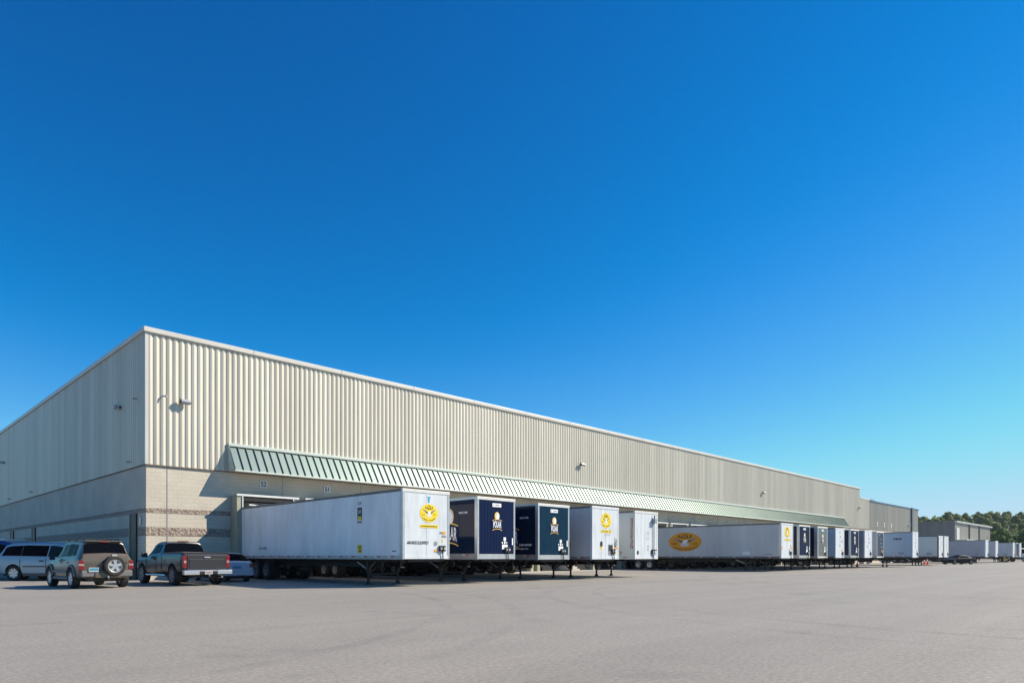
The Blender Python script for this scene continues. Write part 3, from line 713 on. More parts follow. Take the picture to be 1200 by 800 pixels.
# ------------------------------------------------------------------ vehicles (lofted bodies)
def lerp(a,b,t): return a+(b-a)*t
class Loft:
    def __init__(s,keys,nose=.06):
        # keys: (y, zbottom, zbelt, halfwidth, zroof, halfroof)
        s.k=keys
    def at(s,y):
        k=s.k
        if y<=k[0][0]: return k[0][1:]
        for a,b in zip(k,k[1:]):
            if y<=b[0]:
                t=(y-a[0])/(b[0]-a[0]) if b[0]>a[0] else 0
                return tuple(lerp(p,q,t) for p,q in zip(a[1:],b[1:]))
        return k[-1][1:]
    def sec(s,y):
        zb,zt,hw,zr,hr=s.at(y); g=max(0,min(1,(zr-zt)/.35)); h=zt-zb
        return [(0,zb),(hw*.80,zb),(hw*.955,zb+.05*h+.02),(hw*.995,zb+.28*h),(hw*1.0,zb+.62*h),(hw*.985,zb+.88*h),(hw*.945,zt),
                (hr,zr-.07*g),(hr*.86,zr-.012-.0*g),(0,zr+.012)]
    def P(s,y,t):
        c=s.sec(y); i=min(int(t),8); f=t-i
        return Vector((lerp(c[i][0],c[i+1][0],f),y,lerp(c[i][1],c[i+1][1],f)))
    def body(s,m,wells,name,parent,step=.09):
        ys=sorted(set([round(a[0],4) for a in s.k]+[round(s.k[0][0]+i*step,4) for i in range(1,int((s.k[-1][0]-s.k[0][0])/step))]))
        ys=[y for i,y in enumerate(ys) if i==0 or y-ys[i-1]>.012]
        v=[];f=[]; n=18
        for y in ys:
            c=s.sec(y)
            ring=[(x,y,z) for x,z in c]+[(-x,y,z) for x,z in reversed(c[1:-1])]
            v+=ring
        n=len(ring)
        for i in range(len(ys)-1):
            for j in range(n):
                f.append((i*n+j,i*n+(j+1)%n,(i+1)*n+(j+1)%n,(i+1)*n+j))
        f.append(tuple(range(n))); k0=(len(ys)-1)*n; f.append(tuple(reversed(range(k0,k0+n))))
        me=bpy.data.meshes.new(name); me.from_pydata(v,[],f); me.materials.append(m); me.materials.append(DARK)
        bm=bmesh.new(); bm.from_mesh(me); bmesh.ops.recalc_face_normals(bm,faces=bm.faces); bm.to_mesh(me); bm.free()
        o=bpy.data.objects.new(name,me); COL.objects.link(o)
        cut=MB()
        for (wy,wz,wr) in wells:
            for sx in (-1,1):
                hw=s.at(wy)[2]; cut.cyl((sx*(hw-.34),wy,wz),(sx*(hw+.3),wy,wz),wr,DARK,n=40)
        co=cut.build('cut'); 
        bmm=bmesh.new(); bmm.from_mesh(co.data); bmesh.ops.recalc_face_normals(bmm,faces=bmm.faces); bmm.to_mesh(co.data); bmm.free()
        md=o.modifiers.new('b','BOOLEAN'); md.object=co; md.operation='DIFFERENCE'; md.solver='EXACT'
        dg=bpy.context.evaluated_depsgraph_get(); me2=bpy.data.meshes.new_from_object(o.evaluated_get(dg))
        o.modifiers.clear(); o.data=me2; bpy.data.objects.remove(co)
        bm=bmesh.new(); bm.from_mesh(me2)
        for fc in bm.faces:
            c=fc.calc_center_median(); fc.material_index=0
            for (wy,wz,wr) in wells:
                hw=s.at(wy)[2]
                if math.hypot(c.y-wy,c.z-wz)<=wr+.004 and (abs(c.x)<hw-.02) and (abs(c.x)<=hw-.33 or abs(math.hypot(c.y-wy,c.z-wz)-wr)<.02) and abs(c.x)>.3: fc.material_index=1
            fc.smooth=True
        for e in bm.edges:
            if len(e.link_faces)==2 and e.calc_face_angle(0)>R(26): e.smooth=False
        bm.to_mesh(me2); bm.free()
        if len(me2.materials)<2: me2.materials.append(DARK)
        o.parent=parent
        return o
    def panel(s,ya,yb,t0,t1,m,name,parent,off=.006,sides=(1,),nx=8,nt=6,full=False):
        """glass patch: ya(t),yb(t) ends; t in [t0,t1]; full = mirror across centre as one patch"""
        fa=ya if callable(ya) else (lambda t:ya); fb=yb if callable(yb) else (lambda t:yb)
        outs=[]
        for sd in ((0,) if full else sides):
            g=[]
            rows=[lerp(t0,t1,i/nt) for i in range(nt+1)]
            cols=[]
            for t in rows: cols.append((t,1))
            if full: cols=[(t,1) for t in rows]+[(t,-1) for t in reversed(rows)][(1 if abs(t1-9)<1e-6 else 0):]
            else: cols=[(t,sd) for t in rows]
            v=[];f=[]
            for (t,sg) in cols:
                for j in range(nx+1):
                    y=lerp(fa((t-t0)/(t1-t0)),fb((t-t0)/(t1-t0)),j/nx); p=s.P(y,t)
                    e=.01; du=s.P(y+e,t)-s.P(y-e,t); tt=min(t,8.999); dv=s.P(y,min(tt+e,9))-s.P(y,tt-e)
                    nn=dv.cross(du); 
                    if nn.length<1e-9: nn=Vector((1,0,0))
                    nn.normalize()
                    if nn.x<-1e-4 or (abs(nn.x)<=1e-4 and nn.z<0): nn=-nn
                    if nn.z<0 and abs(nn.x)<.5: nn=-nn
                    q=p+nn*off; v.append((q.x*sg,q.y,q.z))
            K=nx+1
            for i in range(len(cols)-1):
                for j in range(nx): f.append((i*K+j,i*K+j+1,(i+1)*K+j+1,(i+1)*K+j))
            mb=MB(); mb.add(v,f,m); outs.append(mb.build(name,parent,smooth=40))
        return outs
def wheel_mesh(rad,w,spokes=5,rimmat=RIM,key=''):
    b=MB(); h=w/2; ri=rad*.64
    b.lathe([(-h*.9,ri),(-h,rad*.86),(-h*.8,rad*.985),(-h*.3,rad),(h*.3,rad),(h*.8,rad*.985),(h,rad*.86),(h*.9,ri)],(0,0,rad),RUBBER,36)
    t=b.build('t',smooth=35).data
    b=MB()
    for sg in (-1,1):
        b.lathe([(sg*h*.92,ri*1.02),(sg*h*.86,ri*.93),(sg*h*.45,ri*.86),(sg*h*.42,0)],(0,0,rad),DARK if 0 else RIMDK,32)
        for i in range(spokes):
            a=2*math.pi*i/spokes+.3; c,s_=math.cos(a),math.sin(a)
            b.bar((sg*h*.80,0,rad),(sg*h*.78,c*ri*.92,rad+s_*ri*.92),ri*.34,h*.16,rimmat) if False else None
            # flat tapered spoke
            px,pz=-s_,c
            w0,w1=ri*.13,ri*.24
            vs=[]
            for (rr,ww) in ((ri*.10,w0*1.2),(ri*.93,w1)):
                for dx in (sg*h*.60,sg*h*.80):
                    for e in (-1,1): vs.append((dx,c*rr+px*ww*e,rad+s_*rr+pz*ww*e))
            b.add(vs,[(0,1,3,2),(4,6,7,5),(0,4,5,1),(2,3,7,6),(0,2,6,4),(1,5,7,3)],rimmat)
        b.lathe([(sg*h*.93,ri*1.03),(sg*h*.84,ri*.97),(sg*h*.80,ri*.88),(sg*h*.70,ri*.86)],(0,0,rad),rimmat,32)
        b.cyl((sg*h*.5,0,rad),(sg*h*.86,0,rad),ri*.2,rimmat,n=14)
    r=b.build('r',smooth=30).data
    for n in ('t','r'):
        for o in [o for o in COL.objects if o.name.split('.')[0]==n]: bpy.data.objects.remove(o)
    return t,r
def add_wheels(parent,wy,track,rad,w,**k):
    t,r=wheel_mesh(rad,w,**k)
    for y in wy:
        for sx in (-1,1):
            o=attach(t,'wheel',parent,(sx*track/2,y,0)); attach(r,'rim',o)
    return t,r
def paint(name,col,rough=.28): return mat(name,col,rough,metal=.08,coat=.18,var=.04,vscale=2)
def small(name,parent,fn,smooth=0):
    b=MB(); fn(b); return b.build(name,parent,smooth=smooth)

CS=1.117
# --- olive-grey SUV with spare wheel
suv=empty('suv','champagne grey SUV seen from behind with a spare wheel on its tailgate','car',(7.98,31.15,0),R(3),scale=CS)
P1=paint('suv_paint',(.105,.087,.066)); FLARE=mat('flare_grey',(.13,.13,.135),.55)
L1=Loft([(0,.50,.98,.80,1.00,.72),(.03,.42,1.10,.85,1.13,.74),(.10,.38,1.12,.88,1.20,.75),(.34,.36,1.13,.90,1.72,.66),(.55,.34,1.13,.91,1.765,.655),(1.6,.34,1.10,.915,1.79,.66),
         (2.35,.34,1.07,.91,1.765,.65),(2.6,.34,1.06,.905,1.68,.64),(3.05,.34,1.05,.90,1.15,.72),(3.15,.34,1.04,.90,1.08,.74),(3.9,.36,.97,.87,.99,.70),(4.2,.40,.88,.80,.90,.62),(4.3,.48,.72,.70,.74,.55)])
L1.body(P1,[(.88,.39,.43),(3.5,.39,.43)],'body',suv)
add_wheels(suv,(.88,3.5),1.62,.37,.26,spokes=6)
L1.panel(lambda t:.62+.10*t,lambda t:1.02+.0*t,6.16,6.86,GLASS,'rear_quarter_window',suv,sides=(1,-1))
L1.panel(lambda t:1.10,lambda t:1.75,6.14,6.88,GLASS,'rear_door_window',suv,sides=(1,-1))
L1.panel(lambda t:1.86,lambda t:2.86-.40*t,6.14,6.88,GLASSL,'front_door_window',suv,sides=(1,-1))
L1.panel(.145,.315,7.12,9,GLASS,'rear_window',suv,full=True,off=.008)
L1.panel(2.66,3.0,7.15,9,GLASSL,'windshield',suv,full=True)
def f(b):
    b.box(-.84,.84,-.10,.12,.44,.66,FLARE,.03); b.box(-.42,.42,-.13,-.02,.40,.60,P1,.02)
small('rear_bumper',suv,f)
def f(b):
    for sx in (-1,1):
        for wy in (.88,3.5):
            for i in range(13):
                a0=R(8+i*12.6); a1=R(8+(i+1)*12.6)
                p=lambda a,r,x:(sx*x,wy+r*math.cos(a),.39+r*math.sin(a))
                b.add([p(a0,.425,.86),p(a1,.425,.86),p(a1,.51,.86),p(a0,.51,.86),p(a0,.425,.955),p(a1,.425,.955),p(a1,.50,.94),p(a0,.50,.94)],[(4,5,6,7),(0,4,7,3),(1,2,6,5),(3,7,6,2),(0,1,5,4)],FLARE)
small('wheel_arch_flare',suv,f)
for sx in (-1,1):
  def f(b): b.box(sx*.91-.03,sx*.91+.03,1.35,3.0,.56,.66,FLARE,.01); b.box(sx*.88-.05,sx*.88+.05,1.3,3.05,.32,.42,FLARE,.01)
  small('side_moulding',suv,f)
for sx in (-1,1):
    def f(b):
        b.box(sx*.82-.09,sx*.82+.085,-.015,.16,.70,.84,TAILR,.015); b.box(sx*.82-.085,sx*.82+.085,-.013,.16,.841,.91,TAILW,.01); b.box(sx*.82-.08,sx*.82+.08,-.01,.16,.911,1.04,TAILR,.015)
    small('tail_light',suv,f)
def f(b):
    for sx in (-1,1): b.bar((sx*.58,.5,1.83),(sx*.58,2.3,1.84),.04,.04,INK); [b.box(sx*.58-.02,sx*.58+.02,yy-.04,yy+.04,1.74,1.83,INK) for yy in (.55,1.4,2.25)]
    b.bar((-.58,.75,1.84),(.58,.75,1.84),.05,.03,INK); b.bar((-.58,1.9,1.84),(.58,1.9,1.84),.05,.03,INK)
small('roof_rack',suv,f)
def f(b): b.box(-.6,.6,.26,.42,1.725,1.765,P1,.01); b.box(-.16,.16,.245,.30,1.70,1.745,TAILR,.008)
small('rear_spoiler',suv,f)
t,r=wheel_mesh(.37,.24,spokes=5)
sp=attach(t,'spare_wheel',suv,(.20,-.13,.40+.0)); sp.rotation_euler=(0,0,R(-90)); sp.location=(.20,-.15,.46); attach(r,'rim',sp)
small('spare_wheel_carrier',suv,lambda b:(b.box(.05,.35,-.03,.06,.72,.94,INK),b.box(.12,.28,-.2,-.0,1.18,1.25,GALV)))
small('licence_plate',suv,lambda b:(b.box(-.62,-.30,-.135,-.12,.62,.78,PLATEW),b.box(-.60,-.32,-.138,-.1352,.66,.76,PLATEB)))
small('tow_hitch',suv,lambda b:(b.box(-.04,.04,-.22,.1,.33,.40,INK),b.cyl((0,-.18,.40),(0,-.18,.47),.03,CHROM),b.cyl((-.5,.0,.36),(-.5,.25,.36),.03,RUST)))
small('door_handle',suv,lambda b:[b.box(sx*.905-.02,sx*.905+.02,yy,yy+.16,.93,.965,INK) for sx in (-1,1) for yy in (1.2,2.0)])
small('tailgate_handle',suv,lambda b:b.box(.52,.68,-.02,.06,.93,.97,INK))
for sx in (-1,1): small('side_mirror',suv,lambda b:b.box(sx*1.02-.09,sx*1.02+.09,2.72,2.84,1.05,1.20,INK,.03))
small('underbody',suv,lambda b:(b.box(-.6,.6,.3,4.0,.26,.40,BLACK),b.cyl((-.75,.88,.37),(.75,.88,.37),.05,BLACK),b.cyl((-.75,3.5,.37),(.75,3.5,.37),.05,BLACK)))

# --- grey pickup
pk=empty('pickup_truck','dark grey regular-cab pickup truck seen from behind, chrome bumper and red tail lights','pickup truck',(11.9,30.9,0),R(2),scale=1.08)
P2=paint('pickup_paint',(.028,.031,.040)); TGATE=mat('tailgate_dark',(.024,.024,.029),.4,coat=.1)
L2=Loft([(0,.62,1.27,.93,1.29,.88),(.04,.58,1.33,.97,1.345,.92),(.2,.52,1.35,.99,1.36,.94),(2.1,.50,1.33,.99,1.34,.94),(2.18,.48,1.32,.99,1.335,.93),(2.22,.48,1.31,.99,1.36,.90),(2.42,.48,1.30,.99,1.84,.74),(2.6,.48,1.28,.99,1.885,.73),
         (3.2,.46,1.25,.99,1.88,.73),(3.55,.46,1.23,.99,1.80,.72),(4.05,.46,1.21,.985,1.30,.84),(4.2,.46,1.20,.98,1.25,.86),(5.1,.48,1.15,.96,1.17,.80),(5.32,.50,1.05,.92,1.07,.74),(5.42,.55,.85,.85,.87,.70)])
L2.body(P2,[(1.08,.44,.50),(4.55,.44,.49)],'body',pk)
add_wheels(pk,(1.08,4.55),1.72,.42,.29,spokes=6,rimmat=RIMDK)
L2.panel(2.245,2.40,7.08,9,GLASS,'rear_window',pk,full=True,off=.008)
L2.panel(3.60,4.0,7.15,9,GLASSL,'windshield',pk,full=True)
L2.panel(lambda t:2.62,lambda t:2.80,6.2,6.86,GLASS,'quarter_window',pk,sides=(1,-1))
L2.panel(lambda t:2.88,lambda t:3.85-.38*t,6.16,6.88,GLASSL,'door_window',pk,sides=(1,-1))
def f(b):
    b.box(-.80,.80,-.045,.0,.66,1.27,TGATE,.012); b.box(-.72,.72,-.058,-.046,.74,1.12,TGATE,.01); b.box(-.92,.92,.03,.10,1.345,1.385,INK)
small('tailgate',pk,f)
small('tailgate_handle',pk,lambda b:b.box(-.13,.13,-.075,-.047,1.16,1.21,CHROM,.005))
small('bed_cover',pk,lambda b:(b.box(-.90,.90,.11,2.17,1.352,1.375,INK),b.box(-.95,-.901,.05,2.17,1.36,1.40,INK,.01),b.box(.901,.95,.05,2.17,1.36,1.40,INK,.01)))
for sx in (-1,1):
    def f(b):
        b.box(sx*.885-.085,sx*.885+.085,-.03,.12,.74,1.26,TAILR,.02); b.box(sx*.885-.05,sx*.885+.05,-.036,-.029,.95,1.05,TAILW,.002)
    small('tail_light',pk,f)
def f(b):
    b.box(-1.0,-.36,-.22,-.02,.46,.66,CHROM,.03); b.box(.36,1.0,-.22,-.02,.46,.66,CHROM,.03); b.box(-.36,.36,-.19,-.03,.48,.60,INK,.01)
    b.box(-.36,.36,-.2,-.03,.601,.655,CHROM,.01)
small('rear_bumper',pk,f)
small('licence_plate',pk,lambda b:(b.box(-.16,.16,-.205,-.193,.48,.63,PLATEW),b.box(-.13,.13,-.208,-.2055,.53,.58,mat('plate_red',(.30,.14,.14),.5))))
small('third_brake_light',pk,lambda b:b.box(-.22,.22,2.37,2.44,1.87,1.905,TAILR,.006))
small('tow_hitch',pk,lambda b:(b.box(-.05,.05,-.3,.1,.36,.43,INK),b.cyl((0,-.26,.43),(0,-.26,.52),.03,CHROM),b.cyl((.62,-.08,.36),(.62,.3,.36),.035,CHROM)))
for sx in (-1,1): small('side_mirror',pk,lambda b:b.box(sx*1.14-.12,sx*1.14+.12,3.68,3.82,1.18,1.38,INK,.03))
for sx in (-1,1): small('running_board',pk,lambda b:b.cyl((sx*.98,1.75,.42),(sx*.98,3.95,.42),.045,CHROM))
[small("door_handle",pk,lambda b:b.box(sx*.99-.02,sx*.99+.02,2.95,3.12,1.08,1.12,INK)) for sx in (-1,1)]
small('fuel_door',pk,lambda b:b.box(-.992-.004,-.99,1.85,2.0,.95,1.08,P2))
small('door_seam',pk,lambda b:[b.box(sx*.992-.004,sx*.992+.004,yy,yy+.02,.56,1.24,DARK) for sx in (-1,1) for yy in (2.2,2.82,3.98)])
small('underbody',pk,lambda b:(b.box(-.55,.55,.1,5.1,.34,.50,BLACK),b.cyl((-.8,1.08,.42),(.8,1.08,.42),.07,BLACK),b.cyl((-.8,4.55,.42),(.8,4.55,.42),.05,BLACK)))

# --- silver-blue wagon behind pickup
wg=empty('hatchback_car','silver-blue hatchback half hidden behind the pickup, its right tail light in view','car',(14.55,33.9,0),R(-4),scale=1.06)
P3=paint('wagon_paint',(.34,.40,.48))
L3=Loft([(0,.40,.80,.74,.82,.66),(.05,.32,.92,.80,.94,.70),(.16,.28,.96,.84,.99,.70),(.75,.24,.97,.87,1.38,.58),(1.1,.22,.96,.88,1.44,.57),(2.0,.22,.93,.88,1.46,.57),(2.7,.22,.90,.88,1.38,.56),(3.4,.22,.88,.87,.95,.68),(3.5,.22,.87,.86,.92,.70),(4.2,.24,.76,.82,.78,.62),(4.4,.34,.60,.72,.62,.5)])
L3.body(P3,[(.85,.33,.36),(3.5,.33,.36)],'body',wg)
add_wheels(wg,(.85,3.5),1.52,.32,.22,spokes=7)
L3.panel(.22,.72,7.1,9,GLASS,'rear_window',wg,full=True); L3.panel(2.78,3.34,7.1,9,GLASSL,'windshield',wg,full=True)
L3.panel(lambda t:.62+.25*t,lambda t:1.75,6.12,6.88,GLASS,'rear_door_window',wg,sides=(1,-1)); L3.panel(lambda t:1.85,lambda t:3.1-.35*t,6.12,6.88,GLASSL,'front_door_window',wg,sides=(1,-1))
for sx in (-1,1): small('tail_light',wg,lambda b:b.box(sx*.72-.11,sx*.72+.11,-.01,.2,.70,.90,TAILR,.03))
small('licence_plate',wg,lambda b:b.box(-.2,.2,-.03,-.001,.66,.77,PLATEB)); small('rear_bumper',wg,lambda b:b.box(-.80,.80,-.07,.2,.30,.52,P3,.05))
small('underbody',wg,lambda b:b.box(-.6,.6,.3,4.1,.16,.3,BLACK))

# --- silver minivan, side on
def heading(dx,dy): return math.atan2(dy,dx)-math.pi/2
mv=empty('minivan','light silver-blue minivan seen side-on at the left edge of the lot','minivan',(6.98,45.88,0),heading(.66,-.75),scale=1.20)
P4=paint('minivan_paint',(.34,.44,.48)); CLADG=mat('lower_trim_brownish',(.10,.085,.08),.6)
L4=Loft([(0,.42,.98,.78,1.0,.70),(.04,.34,1.04,.86,1.07,.74),(.14,.30,1.07,.93,1.16,.76),(.42,.28,1.08,.96,1.62,.70),(.75,.27,1.08,.98,1.71,.69),(1.6,.27,1.06,.99,1.75,.70),(2.9,.27,1.03,.99,1.72,.69),(3.35,.27,1.01,.98,1.60,.68),
         (4.2,.27,.98,.97,1.06,.80),(4.3,.27,.97,.96,1.03,.80),(4.85,.30,.86,.90,.88,.70),(5.05,.38,.70,.80,.72,.6)])
L4.body(P4,[(.98,.35,.40),(4.05,.35,.40)],'body',mv)
add_wheels(mv,(.98,4.05),1.72,.345,.24,spokes=7)
L4.panel(lambda t:.37+.12*t,lambda t:1.30,6.08,6.86,GLASS,'rear_quarter_window',mv,sides=(1,-1))
L4.panel(lambda t:1.312,lambda t:2.51,6.08,6.86,GLASS,'sliding_door_window',mv,sides=(1,-1))
L4.panel(lambda t:2.56,lambda t:3.98-.62*t,6.08,6.86,GLASSL,'front_door_window',mv,sides=(1,-1))
L4.panel(.20,.40,7.1,9,GLASS,'rear_window',mv,full=True); L4.panel(3.42,4.12,7.1,9,GLASSL,'windshield',mv,full=True)
[small("door_handle",mv,lambda b:b.box(sx*.975-.03,sx*.975+.03,2.2,2.42,.86,.92,INK,.01)) for sx in (-1,1)]
[small("side_moulding",mv,lambda b:b.box(sx*.99-.015,sx*.99+.015,1.45,3.6,.62,.665,INK)) for sx in (-1,1)]
[small("sill_trim",mv,lambda b:b.box(sx*.95-.03,sx*.95+.03,1.42,3.62,.22,.34,CLADG,.01)) for sx in (-1,1)]
small('door_seam',mv,lambda b:[b.box(sx*.992-.004,sx*.992+.004,yy,yy+.018,.36,.98,DARK) for sx in (-1,1) for yy in (1.30,2.50,3.7)])
for sx in (-1,1): small('side_mirror',mv,lambda b:b.box(sx*1.08-.11,sx*1.08+.11,3.55,3.70,1.02,1.18,INK,.03))
for sx in (-1,1): small('tail_light',mv,lambda b:b.box(sx*.82-.07,sx*.82+.07,-.01,.2,.75,1.0,TAILR,.02))
for sx in (-1,1): small('headlight',mv,lambda b:b.box(sx*.68-.16,sx*.68+.14,4.78,5.04,.66,.80,TAILW,.03))
small('underbody',mv,lambda b:b.box(-.7,.7,.3,4.7,.2,.32,BLACK))

# --- blue car behind minivan
bc=empty('station_wagon','bright blue car with roof rails, only its roof showing over the silver minivan','car',(5.1,50.9,0),heading(.66,-.75),scale=1.26)
P5=paint('blue_paint',(.008,.055,.22))
L4b=Loft([(a,b_,c,d,(e+.04 if e>1.2 else e),g) for (a,b_,c,d,e,g) in L4.k]); L4b.k[-1]=L4b.k[-1]
L4b.body(P5,[(.98,.35,.40),(4.05,.35,.40)],'body',bc)
add_wheels(bc,(.98,4.05),1.72,.345,.24,spokes=5)
L4b.panel(lambda t:.5,lambda t:2.4,6.08,6.86,GLASS,'rear_window',bc,sides=(1,-1)); L4b.panel(lambda t:2.5,lambda t:3.9-.6*t,6.08,6.86,GLASS,'front_window',bc,sides=(1,-1))
L4b.panel(3.42,4.12,7.1,9,GLASSL,'windshield',bc,full=True)
[small("roof_rack",bc,lambda b:b.bar((sx*.6,.7,1.84),(sx*.6,3.0,1.82),.05,.05,GALV)) for sx in (-1,1)]

# --- black coupe and far silver car
F3=(.7157,.6984); R3=(.6984,-.7157)
def cam_pt(px,depth): 
    r=(px-600)/780*depth; return (F3[0]*depth+R3[0]*r, F3[1]*depth+R3[1]*r)
K6=[(0,.42,.80,.74,.82,.66),(.05,.30,.90,.82,.92,.70),(.5,.24,.93,.90,.97,.72),(1.35,.22,.92,.92,1.30,.58),(1.9,.20,.90,.92,1.36,.56),(2.4,.20,.88,.92,1.32,.56),(3.1,.20,.86,.92,.94,.70),(3.2,.20,.85,.91,.90,.72),(4.3,.24,.74,.86,.76,.66),(4.6,.34,.60,.78,.62,.6)]
def far_car(name,label,px,depth,hd,col,sc_=1.12,keys=K6):
    x,y=cam_pt(px,depth); o=empty(name,label,'car',(x,y,0),hd,scale=sc_); P=mat(name+'_paint',col,.55,spec=.12); L=Loft(keys)
    L.body(P,[(.95,.33,.36),(3.7,.33,.36)],'body',o); add_wheels(o,(.95,3.7),1.62,.33,.23,spokes=7,rimmat=RIMDK)
    L.panel(.62,1.28,7.1,9,GLASSF,'rear_window',o,full=True); L.panel(2.48,3.02,7.1,9,GLASSF,'windshield',o,full=True)
    L.panel(lambda t:1.0+.32*t,lambda t:2.85-.35*t,6.12,6.88,GLASSL,'side_window',o,sides=(1,-1))
    for sx in (-1,1): small('tail_light',o,lambda b:b.box(sx*.68-.12,sx*.68+.12,-.01,.12,.66,.80,TAILR,.02))
    for sx in (-1,1): small('side_mirror',o,lambda b:b.box(sx*1.0-.08,sx*1.0+.08,2.65,2.78,.90,1.0,P,.02))
    return o
far_car('coupe','black coupe parked side-on in front of the far trailers',1138.5,107,heading(-.78,.55),(.012,.013,.018),1.10)
far_car('sedan','pale silver car glimpsed under the forward pale blue trailer, near the far wall',1062,128,heading(-.72,.68),(.45,.47,.50),1.1)

# --- white truck cab at far right
tk=empty('tractor_truck','white truck cab with dark windows at the far right edge beside the last trailer','truck',(*cam_pt(1200.5,150),0),heading(-.45,-.9))
small('cab',tk,lambda b:(b.box(-1.15,1.15,-2.0,0,.9,3.1,FRONTW,.12),b.box(-1.0,1.0,0.0,1.5,.8,1.75,FRONTW,.12)))
small('windshield',tk,lambda b:b.box(-1.0,1.0,.0,.02,1.85,2.85,GLASS)); 
for sx in (-1,1): small('side_window',tk,lambda b:b.box(sx*1.155-.006,sx*1.155+.006,-1.3,-.3,1.9,2.7,GLASS))
small('chassis',tk,lambda b:b.box(-.45,.45,-5.5,1.4,.6,.89,BLACK)); small('grille',tk,lambda b:b.box(-.6,.6,1.5,1.53,.9,1.6,INK)); small('front_bumper',tk,lambda b:b.box(-1.15,1.15,1.4,1.65,.45,.78,CHROM,.04))
for (x,y) in ((-.95,.7),(.95,.7),(-.92,-4.5),(.92,-4.5),(-.92,-3.2),(.92,-3.2)):
    o=attach(FM['wheel'],'wheel',tk,(x,y,0)); attach(FM['rim_bright'],'rim',o)
for sx in (-1,1): small('headlight',tk,lambda b:b.box(sx*.85-.14,sx*.85+.14,1.5,1.53,1.05,1.25,TAILW,.01))

# ------------------------------------------------------------------ cones, bollard, stand-ins for sunlit wall
def cone(loc,h,label,group=None,seed=0):
    o=empty('traffic_cone',label,'traffic cone',(*loc,0),seed,group)
    small('base',o,lambda b:b.box(-.2,.2,-.2,.2,0,.04,ORANGE,.01))
    small('cone',o,lambda b:b.lathe([(.04,.15),(h*.5,.09),(h,.03),(h,.0)],(0,0,0),ORANGE,20,axis='z'),40)
    small('reflective_collar',o,lambda b:b.lathe([(h*.55,.0865),(h*.75,.062)],(0,0,0),CONEW,20,axis='z'),40)
cone(cam_pt(1004.6,80),.78,'single orange traffic cone standing before the slate sided trailer')
cone(cam_pt(1083.2,101),.98,'left cone of the red pair beside the pale blue forward trailer','pair of cones at the far lot',.5)
cone(cam_pt(1086.8,100.5),.98,'right cone of the red pair beside the pale blue forward trailer','pair of cones at the far lot',.2)
x,y=cam_pt(1176.9,138); o=empty('bollard','yellow bollard with wide cap in front of the farthest trailers','bollard',(x,y,0))
small('post',o,lambda b:b.cyl((0,0,.12),(0,0,1.0),.16,BOLY)); small('cap',o,lambda b:b.lathe([(1.0,.16),(1.1,.17),(1.2,.1),(1.22,0)],(0,0,0),BOLY,18,axis='z'),40)
small('base',o,lambda b:b.box(-.34,.34,-.34,.34,0,.119,INK,.02))
# added blocks near the slate trailer, standing in for sunlit wall base
for i,(px,dp,h) in enumerate(((1011,112,.95),(1016,113,.85))):
    x,y=cam_pt(px,dp); bb=MB(); bb.box(-.7,.7,-.4,.4,0,h,SUNWALL,.06); o=bb.build('sunlit_wall_block',loc=(x,y,0)); o.rotation_euler=(0,0,.4*i)
    tag(o,('left' if i==0 else 'right')+' of two added pale blocks standing in for sunlit wall base under the trailers behind the single cone','sunlit wall stand-in','blocks standing in for sunlit wall')
# added stepped solid standing in for sun patches on the wall between docks
def sun_patch(x,label):
    o=empty('wall_sun_patch',label,'sun patch stand-in',(x,WY-.0,0),0,'stepped solids standing in for sun patches on the wall')
    small('sun_patch_steps',o,lambda b:[b.box(-.5,.5,-1.9+.0+i*.28,-1.9+(i+1)*.28,0,.18*(i+1),SUNWALL) for i in range(6)])
    small('sun_patch_wedge',o,lambda b:(b.add([(-.62,-2.0,0),(-.62,.0,0),(-.62,.0,1.5),(-.62,-.3,1.5),(-.5,-2.0,0),(-.5,0,0),(-.5,0,1.5),(-.5,-.3,1.5)],[(0,3,2,1),(4,5,6,7),(0,1,5,4),(0,4,7,3),(3,7,6,2)],SUNWALL)))
sun_patch(38.6,'added pale steps standing in for sunlight on the block wall seen under the teal-navy trailer')
sun_patch(47.4,'added pale steps standing in for sunlight on the block wall seen under the legs of the round-emblem trailer')

